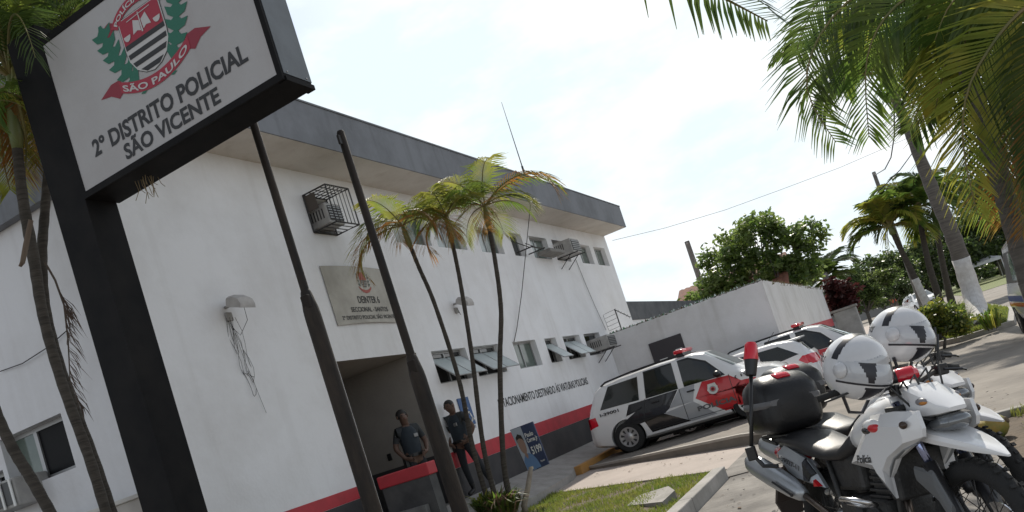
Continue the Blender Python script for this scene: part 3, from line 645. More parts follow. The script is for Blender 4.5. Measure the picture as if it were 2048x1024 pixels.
b = MB(); b.box(x1-.03, x1+.003, SY+.02, yb+.005, z0+.052, z1-.052); b.build('sign_box_side', mat('blue_grey_sheet', (.10, .115, .13), .45, col2=(.065, .075, .085), scale=4), sg)
b = MB(); b.box(x1-.06, x1+.012, SY+.02, yb+.012, z0-.006, z0+.03); b.build('bottom_lip', BLACKP, sg)
b = MB()
for q in ((SY+.06, z0+.07), (yb-.05, z0+.07)): b.ball((x1+.004, *q), .008, 6, 4)
b.build('rivet', CHROME, sg)
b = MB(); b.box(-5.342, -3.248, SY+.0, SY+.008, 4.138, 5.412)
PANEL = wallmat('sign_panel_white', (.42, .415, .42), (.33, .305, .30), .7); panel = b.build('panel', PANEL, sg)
U0, V0 = -5.34, 4.14
def sp(u, v, l=0): return Vector((U0+u, SY-.003-.002*l, V0+v))
def flat(name, polys, m, l=0):
    for k, p_ in enumerate(polys):
        b = MB(); b.add([sp(u, v, l+.02*k) for u, v in p_], [list(range(len(p_)))]); o = b.build(name, m, panel, fix=False)
    return o
S_RED = mat('sign_red', (.33, .022, .045), .5); S_GRN = mat('sign_green', (.015, .135, .085), .5); S_BLK = mat('sign_black', (.022, .022, .024), .55); S_WHT = mat('sign_white', (.50, .49, .485), .5)
t = MB(); text_map(t, '2º DISTRITO POLICIAL', lambda u, v: sp(.21+1.69*u, .20+.14*v, 0), .032); t.build('sign_lettering', S_BLK, panel, fix=False)
t = MB(); text_map(t, 'SÃO VICENTE', lambda u, v: sp(.52+1.04*u, .04+.155*v, 0), .032); t.build('sign_lettering', S_BLK, panel, fix=False)
CU = 1.055
# lower ribbon
def rib_mid(s): return (CU+s*.385, .475+.105*s*s)
n = 16; band = []
for i in range(n):
    a, c2 = -1+2*i/n, -1+2*(i+1)/n; (ua, va), (ub, vb) = rib_mid(a), rib_mid(c2); band.append([(ua, va-.047), (ub, vb-.047), (ub, vb+.047), (ua, va+.047)])
b = MB()
for p_ in band: b.add([sp(u, v, 1) for u, v in p_], [(0,1,2,3)])
b.build('ribbon', S_RED, panel, fix=False, weld=.0005)
flat('ribbon_tail', [[(CU-.37, .53), (CU-.36, .64), (CU-.47, .645), (CU-.615, .585), (CU-.5, .56), (CU-.42, .505)], [(CU+.37, .53), (CU+.36, .64), (CU+.47, .645), (CU+.615, .585), (CU+.5, .56), (CU+.42, .505)]], mat('sign_dark_red', (.24, .018, .035), .5), 0)
def rtext(u, v):
    s = -.93+1.86*u; q = rib_mid(s); return sp(q[0], q[1]-.032+.066*v, 2.5)
t = MB(); text_map(t, 'SÃO PAULO', rtext, .025); t.build('ribbon_lettering', S_WHT, panel, fix=False)
# shield
SHL = [(-.215, 1.035), (.215, 1.035), (.215, .80), (.205, .71), (.155, .625), (.08, .575), (0, .555), (-.08, .575), (-.155, .625), (-.205, .71), (-.215, .80)]
flat('shield', [[(CU+x*1.07, (v-.80)*1.05+.80) for x, v in SHL]], S_BLK, .4)
flat('shield', [[(CU+x*1.045, (v-.80)*1.03+.80) for x, v in SHL]], S_WHT, 1)
flat('shield_field', [[(CU+x, v) for x, v in [(-.215, 1.035), (.215, 1.035), (.215, .835), (-.215, .835)]]], S_RED, 2)
def hw(v): return .215 if v > .80 else .215-.012*(.80-v)/.09 if v > .71 else .203-.05*(.71-v)/.085 if v > .625 else .153-.08*(.625-v)/.05 if v > .575 else .07
st_ = []
for i in range(4):
    a = .835-.0755*i; c2 = a-.039; st_.append([(CU-hw(a), a), (CU+hw(a), a), (CU+hw(c2), c2), (CU-hw(c2), c2)])
flat('shield_stripe', st_, S_BLK, 2)
flat('open_book', [[(CU-.10, .88), (CU-.07, .985), (CU-.01, .955), (CU-.015, .875), (CU-.05, .892)], [(CU+.10, .88), (CU+.07, .985), (CU+.01, .955), (CU+.015, .875), (CU+.05, .892)]], S_WHT, 3)
sc = [[(CU-.008, .86), (CU+.008, .86), (CU+.004, 1.02), (CU-.004, 1.02)], [(CU-.13, .996), (CU+.13, 1.006), (CU+.13, 1.012), (CU-.13, 1.002)]]
for sgn in (-1, 1): sc.append([(CU+sgn*.165+.038*math.cos(a), .90+.045*math.sin(a)) for a in [math.pi+math.pi*i/6 for i in range(7)]])
flat('scales', sc, S_WHT, 4)
# upper ribbon with arc lettering
def arc(s, r): a = math.pi/2 - s*R(62); return (CU+(.30+r)*math.cos(a), .90+(.22+r)*math.sin(a))
b = MB()
for p_ in [[arc(-1+2*i/n, -.028), arc(-1+2*(i+1)/n, -.028), arc(-1+2*(i+1)/n, .045), arc(-1+2*i/n, .045)] for i in range(n)]: b.add([sp(u, v, 1.6) for u, v in p_], [(0,1,2,3)])
b.build('upper_ribbon', S_RED, panel, fix=False, weld=.0005)
flat('upper_ribbon_tail', [[(CU+k*.30, 1.0), (CU+k*.24, 1.05), (CU+k*.32, 1.09), (CU+k*.42, 1.06), (CU+k*.375, 1.045), (CU+k*.40, .99), (CU+k*.34, .985)] for k in (-1, 1)], mat('sign_dark_red', (.24, .018, .035), .5), .6)
t = MB(); text_map(t, 'POLÍCIA CIVIL', lambda u, v: sp(*arc(-.9+1.8*u, -.018+.05*v), 3), .03); t.build('ribbon_lettering', S_WHT, panel, fix=False)
# laurel branches: serrated leaves
for k in (-1, 1):
    lv = []; spine = [(CU+k*x, v) for x, v in ((.20, .57), (.26, .64), (.31, .73), (.345, .82), (.375, .91), (.40, 1.0), (.41, 1.06))]
    for i, (u, v) in enumerate(spine[:-1]):
        du, dv = spine[i+1][0]-u, spine[i+1][1]-v; ll = math.hypot(du, dv); du /= ll; dv /= ll
        for sgn in (-1, 1):
            pu, pv = -dv*sgn, du*sgn; w = .115 if i > 0 else .08
            lv.append([(u-du*.03, v-dv*.03), (u+pu*w*.75+du*.01, v+pv*w*.75+dv*.01), (u+pu*w+du*.075, v+pv*w+dv*.075), (u+pu*w*.45+du*.06, v+pv*w*.45+dv*.06), (u+du*.10, v+dv*.10)])
    u, v = spine[-1]; lv.append([(u-.04, v-.03), (u+.04, v-.03), (u+.015, v+.05), (u-.015, v+.05)])
    flat('laurel_branch', lv, S_GRN, .8)
flat('laurel_stem', [[(CU-.20, .44), (CU-.16, .425), (CU-.10, .455), (CU-.14, .465)], [(CU+.20, .44), (CU+.16, .425), (CU+.10, .455), (CU+.14, .465)]], S_GRN, .5)
# dry straw caught under the box
b = MB()
for i in range(16):
    q = at_y(285+random.uniform(-12, 25), 372, 5.0); q = Vector((q.x, 4.98+random.uniform(-.05, .1), z0)); L = random.uniform(.06, .2)
    b.path([q, q+Vector((random.uniform(-.02, .02), 0, -L*.6)), q+Vector((random.uniform(-.05, .05), 0, -L))], .003, 3)
straw = b.build('dry_straw', mat('dry_straw', (.22, .17, .10), .9)); tag(straw, 'wisp of dry straw hanging under the big sign', 'straw')

# ------------------------------------------------------------------ flagpoles
def flagpole(label, x, y, zs, zt, r0, r1, z0):
    a = thing('flagpole', label, 'pole', (x, y, z0), 'flagpoles in front of the station')
    b = MB(); b.lathe([(0, z0-.1), (r0*1.02, z0-.1), (r0, zs-.12), (r0*.96, zs-.05), (r1*1.25, zs+.10), (r1, zs+.12)], 20, 'z', (x, y, 0)); b.build('lower_tube', POLE_M, a, smooth=50)
    b = MB(); b.lathe([(r1, zs+.08), (r1*.92, zt-.02), (r1*.7, zt), (0, zt+.005)], 18, 'z', (x, y, 0)); b.build('upper_tube', POLE_M, a, smooth=50)
    b = MB(); b.bbox(x-.012, x+.012, y-r1-.03, y-r1+.01, zt-.14, zt-.05, .004); b.build('pulley', IRON, a)
    b = MB(); b.bbox(x-.03, x+.05, y-r0*.9, y-r0*.2, zs-.05, zs+.07, .012); b.build('weld_collar', mat('rust_black', (.02, .015, .012), .9), a)
    return a
flagpole('tall dark flagpole whose top passes behind the big sign', -4.235, 5.70, 2.78, 6.3, .070, .036, -.15)
flagpole('shorter dark flagpole with open top, nearer the palms', -3.925, 6.50, 2.05, 4.35, .074, .040, -.15)

# ------------------------------------------------------------------ campaign board on a stake
cb = thing('campaign_board', 'tilted blue campaign board with the number 5199 leaning by the dark wall', 'board', (-5.75, 12.2, 0))
A, B_, C_, D_ = [at_y(*p_, 12.2) for p_ in ((1020, 860), (1065, 843), (1098, 928), (1058, 946))]
def bd(u, v, l=0): return A.lerp(B_, u).lerp(D_.lerp(C_, u), 1-v) + Vector((0, -.004-.003*l, 0))
b = MB(); b.add([bd(0,0), bd(1,0), bd(1,1), bd(0,1), bd(0,0)+Vector((0,.03,0)), bd(1,0)+Vector((0,.03,0)), bd(1,1)+Vector((0,.03,0)), bd(0,1)+Vector((0,.03,0))], [(0,1,2,3),(7,6,5,4),(0,4,5,1),(1,5,6,2),(2,6,7,3),(3,7,4,0)])
b.build('board', mat('board_navy', (.05, .07, .14), .5, col2=(.03, .045, .10), scale=4), cb)
def bflat(name, pts_, m, l): b = MB(); b.add([bd(u, v, l) for u, v in pts_], [list(range(len(pts_)))]); return b.build(name, m, cb, fix=False)
bflat('pale_side', [(.01, .01), (.42, .01), (.46, .99), (.01, .99)], mat('board_pale', (.42, .46, .52), .5), 1)
bflat('printed_shirt', [(.02, .02), (.66, .02), (.60, .20), (.50, .33), (.34, .40), (.16, .38), (.03, .26)], mat('board_blue', (.14, .25, .44), .5), 2)
bflat('printed_face', [(.23+.15*math.cos(a), .60+.20*math.sin(a)) for a in [i*.5236 for i in range(12)]], mat('board_skin', (.34, .22, .17), .6), 3)
bflat('printed_hair', [(.07, .66), (.10, .80), (.22, .86), (.35, .81), (.39, .66), (.33, .73), (.22, .76), (.12, .74)], mat('board_hair', (.03, .025, .022), .6), 4)
bflat('printed_collar', [(.20, .42), (.28, .42), (.32, .36), (.25, .28), (.17, .36)], mat('board_skin', (.34, .22, .17), .6), 3)
t = MB()
for body, u0, u1, v0, v1 in (('Paulo', .50, .86, .72, .82), ('Correa Jr', .50, .97, .57, .70), ('5199', .52, .98, .32, .50)):
    text_map(t, body, lambda u, v: bd(u0+(u1-u0)*u, v0+(v1-v0)*v, 4), .03)
text_map(t, 'Deputado', lambda u, v: bd(.72+.2*u, .10+.05*v, 4), .02); t.build('board_lettering', WHITEP, cb, fix=False)
sk = thing('wooden_stake', 'pale cut palm stake standing in front of the campaign board', 'stake', tuple(at_z(1052, 1003, 0)))
b = MB(); q0 = at_y(1048, 1012, 11.6); q1 = at_y(1062, 935, 11.9); b.path([q0-Vector((0, 0, .2)), q0, q0.lerp(q1, .5)+Vector((.01, 0, 0)), q1], [.05, .048, .042, .035], 9); b.build('stem', mat('pale_bark', (.38, .33, .26), .9, col2=(.24, .20, .155), scale=9, stretch=(1, 1, .3), bump=.4), sk, smooth=True)
b = MB(); b.path([q1-Vector((0, 0, .03)), q1+Vector((0, 0, .012))], .037, 9); b.build('cut_end', mat('cut_wood', (.45, .38, .28), .9), sk)
stn = MB(); pz = -.13
pp = [at_z(1252, 1007, pz), at_z(1275, 986, pz), at_z(1338, 977, pz), at_z(1352, 988, pz), at_z(1325, 1004, pz)]
stn.prism([(p_.x, p_.y) for p_ in pp], lambda u, v: Vector((u, v, -.22)), lambda u, v: Vector((u, v, -.115+.05*(u+3.3)+.02*math.sin(v*9)))); o = stn.build('stone_slab', CONC); tag(o, 'broken grey concrete slab lying in the grass bed', 'slab')
# ------------------------------------------------------------------ palms
PG = leafmat('palm_green', (.055, .105, .018), (.13, .17, .03), .5, .48, 3)
PY = leafmat('palm_yellow_green', (.16, .20, .03), (.28, .25, .045), .5, .48, 3)
PO = leafmat('palm_orange', (.26, .11, .025), (.17, .12, .03), .5, .5, 4)
PD = leafmat('palm_dry', (.12, .075, .045), (.20, .13, .08), .25, .8, 5)
PDK = leafmat('palm_dark_green', (.03, .06, .014), (.07, .10, .02), .38, .48, 3)
RACH = mat('palm_rachis', (.12, .13, .03), .5, col2=(.20, .14, .05), scale=3)
BARK = mat('ringed_palm_bark', (.040, .034, .028), .9, col2=(.085, .073, .060), scale=9, stretch=(.4, .4, 5), bump=.6, bscale=26)
BARKG = mat('grey_palm_bark', (.15, .135, .12), .9, col2=(.085, .077, .068), scale=7, stretch=(.4, .4, 4), bump=.5, bscale=22)
SHAFT = mat('green_crownshaft', (.10, .14, .04), .45, col2=(.15, .16, .06), scale=4)
LIME = mat('whitewashed_bark', (.62, .61, .60), .85, col2=(.48, .46, .44), scale=6, bump=.4)
def frond_mb(base, az, el, L, droop, n=26, lw=.018, ll=.5, hang=.45, fwd=.55, twist=0.0, rr=.012, ragged=.15, gap=0):
    """one feather frond: rachis arching under its weight + two rows of folded leaflets"""
    m = MB(); p = Vector(base); K = 14; pts = [p.copy()]; tan = []
    e = el; h = Vector((math.cos(az), math.sin(az), 0))
    for i in range(K):
        d = h*math.cos(e) + Vector((0, 0, math.sin(e))); tan.append(d); p = p + d*(L/K); pts.append(p.copy()); e -= droop/K*(.5+1.1*i/K)
    tan.append(tan[-1])
    m.cur = 0; m.path(pts, [rr*(1.25-1.05*i/K) for i in range(K+1)], 5)
    side0 = h.cross(Vector((0, 0, 1))).normalized()
    m.cur = 1
    for j in range(n):
        s = .13 + .87*(j+.5)/n; f = s*K; i = min(int(f), K-1); q = pts[i].lerp(pts[i+1], f-i); t = tan[i]
        side = (side0*math.cos(twist) + side0.cross(t)*math.sin(twist)).normalized(); up = side.cross(t).normalized()
        if up.z < 0: up = -up
        prof = math.sin(math.pi*min(1, .14+.80*s))**.6
        for sg_ in (-1, 1):
            if random.random() < gap: continue
            l = ll*prof*random.uniform(1-ragged, 1+ragged); w = lw*random.uniform(.8, 1.15)
            d1 = (side*sg_*(1-.35*s) + t*(fwd+.5*s) + up*.32).normalized()
            g = Vector((0, 0, -1))
            a = q; b_ = a + d1*l*.5 + g*l*hang*.12; d2 = (d1 + g*hang*random.uniform(.8, 1.5)).normalized(); c_ = b_ + d2*l*.5
            wn = t.cross(d1).cross(d1).normalized() if t.cross(d1).length > .01 else up
            wv = (t*.9+up*.25).normalized()*w
            m.add([a-wv*.35, a+wv*.35, b_+wv, b_-wv, c_+wv*.15, c_-wv*.15], [(0,1,2,3),(3,2,4,5)])
    return m
def palm(name, label, trunk, rad, fr, crown=None, group=None, shaft=.5, paint=None, bark=None, ringn=7):
    base = Vector(trunk[0]); t = thing(name, label, 'palm tree', tuple(base), group)
    m = MB(); pts = [];
    tr = [Vector(p) for p in trunk]; k = len(tr); N_ = 34; rr = []
    for i in range(N_+1):
        f = i/N_*(k-1); j = min(int(f), k-2); u = f-j
        p0, p1, p2, p3 = tr[max(j-1, 0)], tr[j], tr[j+1], tr[min(j+2, k-1)]
        pts.append(.5*((2*p1)+(p2-p0)*u+(2*p0-5*p1+4*p2-p3)*u*u+(3*p1-p0-3*p2+p3)*u**3)); r_ = rad[j]+(rad[j+1]-rad[j])*u
        rr.append(r_*(1.0+(.06 if i % 2 else -.02)))
    m.path(pts, rr, 10); m.build('trunk', bark or BARK, t, smooth=True)
    if paint:
        q = MB(); n_ = [i for i, p in enumerate(pts) if p.z <= paint]; q.path([pts[i] for i in n_]+[pts[n_[-1]+1]], [rr[i]*1.02+.003 for i in n_]+[rr[n_[-1]+1]*1.02+.003], 12); q.build('whitewash', LIME, t, smooth=True)
    top = pts[-1]
    if shaft:
        d = (pts[-1]-pts[-4]).normalized(); r = rr[-1]; q = MB(); q.path([top-d*.05, top+d*shaft*.15, top+d*shaft*.6, top+d*shaft], [r*1.0, r*1.55, r*1.25, r*.55], 10); q.build('crownshaft', SHAFT, t, smooth=True); top = top+d*shaft*.9
    for az, el, L, dr, mm, kw in fr:
        kw = dict(kw); frond_mb(top+Vector((math.cos(az), math.sin(az), 0))*rr[-1]*.4, az, el, L, dr, **kw).build('frond', [RACH, mm], t, fix=False)
    return t
def crown_spec(cnt, L, mats, el=(.2, 1.3), dr=(1.2, 2.2), seed=1, **kw):
    rnd = random.Random(seed); out = []
    for i in range(cnt):
        e = el[0]+(el[1]-el[0])*rnd.random(); out.append((i*2.39996+rnd.uniform(-.25, .25), e, L*rnd.uniform(.8, 1.12), rnd.uniform(*dr), rnd.choice(mats), kw))
    return out
# three slim palms rising from one clump in front of the facade
PS = leafmat('slim_palm_leaf', (.10, .135, .025), (.20, .19, .04), .55, .48, 3)
KW = dict(n=34, lw=.0105, ll=.44, hang=.7, rr=.010)
D0 = 12.4
def P(x, y, D=D0): return at_d(x, y, D)
gnd = lambda p, z=-.06: Vector((p.x, p.y, z))
b1 = P(962, 965); b2 = P(985, 975); b3 = P(1012, 975)
palm('slim_palm', 'slim palm with drooping orange fronds, leftmost of the three by the facade', [gnd(P(975, 1000)), P(948, 905), P(918, 760), P(870, 610), P(838, 535), P(820, 490)], [.045, .037, .033, .031, .030, .032],
     crown_spec(6, .88, [PS, PG, PS], (.3, 1.15), (1.2, 2.2), 11, **KW) + [(R(180), .5, 1.25, 2.5, PY, KW), (R(205), .15, 1.15, 2.3, PO, KW), (R(-20), .35, 1.0, 2.4, PO, KW), (R(10), .2, .95, 2.2, PY, KW), (R(-70), .2, .8, 2.2, PO, KW)], group='slim palms clumped before the facade', shaft=.34)
palm('slim_palm', 'slim palm standing between two other slim palms by the facade', [gnd(P(990, 1000)), P(968, 900), P(945, 720), P(925, 590), P(912, 520), P(903, 480)], [.045, .037, .033, .031, .030, .032],
     crown_spec(6, .9, [PS, PG, PS], (.3, 1.3), (1.2, 2.4), 5, **KW) + [(R(-60), .1, .8, 2.4, PO, KW), (R(-120), -.1, .8, 2.2, PO, KW)], group='slim palms clumped before the facade', shaft=.4)
palm('slim_palm', 'tallest slim palm of the clump, its rust-tipped frond reaching towards the air conditioner', [gnd(P(1018, 1000)), P(1008, 930), P(1000, 740), P(1002, 620), P(990, 520), P(977, 450)], [.05, .042, .037, .034, .032, .034],
     crown_spec(8, .95, [PS, PG, PS], (.1, 1.15), (1.2, 2.2), 8, **KW) + [(R(-5), .55, 1.5, 2.3, PO, dict(KW, n=36)), (R(20), .6, 1.3, 1.9, PG, KW), (R(-160), .75, 1.2, 2.0, PG, KW), (R(-75), .1, .8, 2.6, PO, KW)], group='slim palms clumped before the facade', shaft=.32)
# clump of strappy plants at their foot
def tuft(name, label, c, r, h, n, mats, w=.02, cat='plant', droop=.5):
    t = thing(name, label, cat, tuple(c)); m = MB(); c = Vector(c)
    for i in range(n):
        a = random.uniform(0, 6.283); rad = r*math.sqrt(random.random()); q = c+Vector((math.cos(a)*rad*.6, math.sin(a)*rad*.6, 0)); hh = h*random.uniform(.5, 1.1); o = Vector((math.cos(a), math.sin(a), 0))*r*random.uniform(.3, .9)
        ww = Vector((-math.sin(a), math.cos(a), 0))*w*random.uniform(.6, 1.2); m.cur = random.randrange(len(mats))
        p1, p2 = q+o*.4+Vector((0, 0, hh*.75)), q+o+Vector((0, 0, hh*(1-droop*random.random())))
        m.add([q-ww*.5, q+ww*.5, p1+ww, p1-ww, p2], [(0,1,2,3),(3,2,4)])
    m.build('leaves', list(mats), t, fix=False)
    s = MB()
    for i in range(7): a = i*.9; s.path([c+Vector((math.cos(a)*r*.3, math.sin(a)*r*.3, -.03)), c+Vector((math.cos(a)*r*.45, math.sin(a)*r*.45, h*.4))], .012, 5)
    s.build('stems', BARK, t); return t
tuft('foot_plants', 'dark scrubby plants around the feet of the slim palms', P(1000, 1018)-Vector((0, 0, .12)), .42, .42, 420, [PDK, PG, PD], .02)
tuft('foot_plants', 'pale green tuft just left of the scrub at the slim palms', P(965, 1008)-Vector((0, 0, .1)), .22, .30, 120, [PY, PG], .016)

# palms left of the sign
KL = dict(n=34, lw=.016, ll=.44, hang=.6, rr=.013)
def Q(x, y, D=7.5): return at_d(x, y, D)
LEFT_PALM = palm('garden_palm', 'ringed dark palm trunk left of the sign post, its crown filling the top left corner', [Q(218, 1045), Q(180, 920), Q(122, 760), Q(86, 630), Q(68, 520), Q(46, 400), Q(34, 290)], [.045, .045, .043, .044, .048, .045, .042],
     [(R(a), e, 1.6, d, m_, dict(KL, n=36, ll=.42)) for a, e, d, m_ in ((0, 1.0, 1.7, PG), (15, 1.1, 1.3, PDK), (35, .95, 1.6, PG), (-12, .9, 1.9, PDK), (-35, .75, 2.2, PG), (50, 1.2, 1.4, PDK), (100, .9, 1.8, PG), (150, 1.1, 1.6, PY), (200, .7, 2.0, PDK), (250, .9, 1.9, PG), (300, 1.0, 1.8, PG), (-25, 1.25, 1.2, PY), (25, 1.35, 1.0, PDK), (75, .6, 2.0, PG), (330, .4, 2.2, PDK), (-50, 1.35, 1.1, PG), (-80, .5, 2.3, PG), (-110, .8, 2.0, PDK))], group='palms behind the sign', shaft=.7)
palm('garden_palm', 'slender second stem touching the ringed palm trunk beside the sign post', [Q(232, 1045, 7.7), Q(190, 920, 7.7), Q(130, 760, 7.7), Q(94, 630, 7.7), Q(84, 520, 7.7), Q(90, 420, 7.7), Q(97, 330, 7.7)], [.040, .04, .04, .04, .044, .040, .036],
     [(R(120), .9, 1.2, 1.8, PG, KL), (R(200), .7, 1.2, 2.4, PDK, KL), (R(-10), 1.15, 1.2, 1.3, PDK, KL), (R(40), 1.25, 1.3, 1.2, PG, KL), (R(-70), .6, 1.1, 2.6, PG, KL)], group='palms behind the sign', shaft=.4)
palm('garden_palm', 'palm trunk crossing the bottom left corner below the side window', [Q(112, 1045), Q(64, 960), Q(22, 890), Q(-20, 790), Q(-70, 600), Q(-110, 420)], [.048, .048, .046, .046, .044, .042],
     [(R(160), .6, 1.2, 2.0, PG, KL), (R(-20), .9, 1.3, 2.1, PDK, KL), (R(70), 1.2, 1.4, 1.2, PG, KL), (R(10), .7, 1.4, 2.2, PY, KL), (R(-70), .7, 1.2, 2.2, PG, KL), (R(220), .3, 1.1, 2.2, PO, KL)], group='palms behind the sign', shaft=.5)
# dry frond dangling by the post
df = thing('dry_palm_frond', 'withered brown palm frond hanging beside the sign post', 'frond', tuple(Q(120, 600, 7.3)))
m = MB(); sp_ = [Q(90, 525, 7.35), Q(110, 560, 7.35), Q(128, 610, 7.35), Q(136, 680, 7.35), Q(140, 760, 7.35), Q(165, 820, 7.35)]
m.path(sp_, [.010, .010, .009, .007, .005, .003], 5); m.build('rachis', mat('dry_rachis', (.07, .05, .035), .8), df)
m = MB()
for i in range(70):
    f = random.uniform(1.2, 4.9); j = int(f); q = sp_[j].lerp(sp_[j+1], f-j); L = random.uniform(.15, .36)*(1.1-.12*f); dx = cr*random.uniform(-.01, .11) + cf*random.uniform(-.08, .08)
    p1, p2 = q+dx*.7+Vector((0, 0, -L*.45)), q+dx+cr*.05*random.uniform(-.4, .8)+Vector((0, 0, -L)); w = cr*random.uniform(.003, .007)
    m.add([q-w*.4, q+w*.4, p1+w, p1-w, p2], [(0,1,2,3),(3,2,4)])
m.build('leaflets', leafmat('withered_leaf', (.045, .03, .022), (.09, .06, .045), .15, .8), df, fix=False)
sk_ = thing('palm_sheath', 'curled dry palm sheath clinging to the trunk left of the sign', 'palm sheath', tuple(Q(50, 500, 7.3)))
m = MB(); m.path([Q(62, 440, 7.2), Q(52, 490, 7.2), Q(45, 525, 7.2), Q(40, 533, 7.2)], [.03, .035, .03, .02], 8, squash=.4); m.build('sheath', leafmat('dry_sheath', (.16, .12, .09), (.24, .19, .15), .2, .7), sk_)

# palms on the right, in the street
KB = dict(n=60, lw=.045, ll=.95, hang=.75, rr=.03, fwd=.5)
bp = Vector((1.64, 24.3, G0+.1))
top = at_d(1792, 200, 23.2)
FR = lambda a, e, L, d, m_, k: (R(a), e, L, d, m_, k)
palm('royal_palm', 'tall street palm with whitewashed base on the island', [bp, at_d(1945, 590, 22.9), at_d(1905, 470, 23.0), at_d(1865, 380, 23.1), at_d(1822, 270, 23.2), top], [.27, .23, .20, .17, .14, .12],
     [FR(150, .6, 2.5, 2.0, PDK, KB), FR(175, .9, 2.7, 2.3, PG, KB), FR(200, .45, 2.4, 2.1, PDK, KB), FR(230, .7, 2.5, 2.2, PG, KB), FR(-80, .55, 3.2, 2.2, PG, KB), FR(-40, .7, 3.2, 2.1, PG, KB), FR(0, .8, 3.2, 2.0, PDK, KB), FR(60, .8, 3.2, 2.0, PG, KB), FR(110, .9, 3.2, 2.0, PDK, KB), FR(-110, 1.1, 3.2, 1.9, PY, KB), FR(190, 1.25, 3.4, 1.9, PG, KB)],
     shaft=.9, paint=1.62, bark=BARKG)
KT = dict(n=40, lw=.022, ll=.5, hang=.9, rr=.018)
def frond_path(pts, n=40, **kw):
    """frond along given points: same leaflets, laid along a spline"""
    m = MB(); pts = [Vector(p) for p in pts]; K = len(pts)-1; m.path(pts, [.02*(1.2-1.0*i/K) for i in range(K+1)], 5); m.cur = 1
    for j in range(n):
        s_ = .12+.88*(j+.5)/n; f = s_*K; i = min(int(f), K-1); q = pts[i].lerp(pts[i+1], f-i); t = (pts[i+1]-pts[i]).normalized(); side = t.cross(Vector((0, 0, 1))).normalized() if not kw.get('face') else (t.cross(cf).normalized()+cf*kw['face']).normalized(); up = side.cross(t)
        for sg_ in (-1, 1):
            l = kw['ll']*math.sin(math.pi*min(1, .15+.8*s_))**.6*random.uniform(.85, 1.15); d1 = (side*sg_*.9+t*(.5+.6*s_)+up*.15+Vector((random.gauss(0, .05), random.gauss(0, .05), random.gauss(0, .05)))).normalized(); b_ = q+d1*l*.5; d2 = (d1+Vector((0, 0, -1))*kw['hang']*random.uniform(.8, 1.4)).normalized(); c_ = b_+d2*l*.5; wv = (t*.9+up*.3).normalized()*kw['lw']
            m.add([q-wv*.35, q+wv*.35, b_+wv, b_-wv, c_+wv*.15, c_-wv*.15], [(0,1,2,3),(3,2,4,5)])
    return m
def PX(pts, D): return [at_d(x, y, D+.12*k) if not isinstance(D, (list, tuple)) else at_d(x, y, D[k]) for k, (x, y) in enumerate(pts)]
def smooth_path(pts, n=14):
    out = []; k = len(pts)
    for i in range(n+1):
        f = i/n*(k-1); j = min(int(f), k-2); u = f-j; p0, p1, p2, p3 = pts[max(j-1, 0)], pts[j], pts[j+1], pts[min(j+2, k-1)]
        out.append(.5*((2*p1)+(p2-p0)*u+(2*p0-5*p1+4*p2-p3)*u*u+(3*p1-p0-3*p2+p3)*u**3))
    return out
FRN = lambda par, pts, mm, D, **k: frond_path(smooth_path(PX(pts, D)), **{**dict(n=58, ll=.66, hang=.36, lw=.020, face=random.uniform(-.5, .5)), **k}).build('frond', [RACH, mm], par, fix=False)
for pts_, mm, D in ((((28, 170), (45, 70), (100, 8), (190, -5), (262, 22)), PDK, 7.6), (((28, 170), (62, 95), (95, 80), (118, 110), (128, 165)), PG, 7.3), (((28, 170), (15, 60), (55, -30), (130, -60)), PG, 7.8), (((28, 170), (70, 20), (150, -25), (240, -20)), PG, 7.9), (((28, 170), (52, 190), (78, 240), (84, 320)), PG, 7.4), (((28, 170), (-10, 190), (-30, 300)), PDK, 7.5), (((28, 170), (80, 60), (150, 35), (210, 60)), PDK, 7.7),
                   (((28, 170), (40, 215), (52, 280), (50, 350)), PO, 7.3), (((28, 170), (-5, 90), (-20, 0)), PG, 7.6), (((28, 170), (90, 110), (130, 150), (150, 220)), PDK, 7.9), (((28, 170), (5, 230), (5, 310), (20, 380)), PY, 7.4), (((28, 170), (30, 80), (70, 30), (120, 55)), PY, 7.4)): FRN(LEFT_PALM, pts_, mm, D, ll=.44, lw=.013, n=46)
DA = 8.5
def PA(x, y, D=DA): return at_d(x, y, D)
pa = palm('street_palm', 'near palm on the right whose long fronds hang across the top of the street view', [Vector((PA(2190, 960).x, PA(2190, 960).y, G0)), PA(2100, 700), PA(2035, 480), PA(1995, 340), PA(1950, 190), PA(1905, 20)], [.12, .105, .098, .092, .088, .085], [FR(60, .9, 1.8, 1.8, PG, dict(n=36, lw=.022, ll=.55)), FR(110, .8, 1.8, 1.8, PDK, dict(n=36, lw=.022, ll=.55)), FR(20, .8, 1.8, 2.0, PG, dict(n=36, lw=.022, ll=.55))], shaft=.35, bark=BARKG)
for pts_, mm, D in ((((1890, -40), (1800, -50), (1705, -5), (1632, 85), (1615, 185), (1672, 285)), PDK, 8.6), (((1890, -40), (1850, -30), (1770, 35), (1732, 130), (1738, 275)), PG, 8.3), (((1890, -40), (1862, 20), (1838, 110), (1850, 240)), PDK, 8.9), (((1890, -40), (1940, -20), (1985, 60), (1998, 165)), PG, 8.5),
                   (((1890, -40), (1780, -70), (1690, -45), (1625, 20), (1590, 110)), PDK, 9.2), (((1890, -40), (1830, 10), (1790, 90), (1790, 180)), PG, 9.4), (((1890, -40), (1905, 40), (1890, 130), (1870, 220)), PY, 8.2), (((1890, -40), (1930, 40), (1950, 140), (1990, 260)), PG, 9.0), (((1890, -40), (1820, -60), (1740, -20), (1690, 70), (1690, 180)), PG, 8.9), (((1890, -40), (1875, 60), (1850, 180), (1820, 260)), PDK, 9.6)): FRN(pa, pts_, mm, D)
DB = 7.4
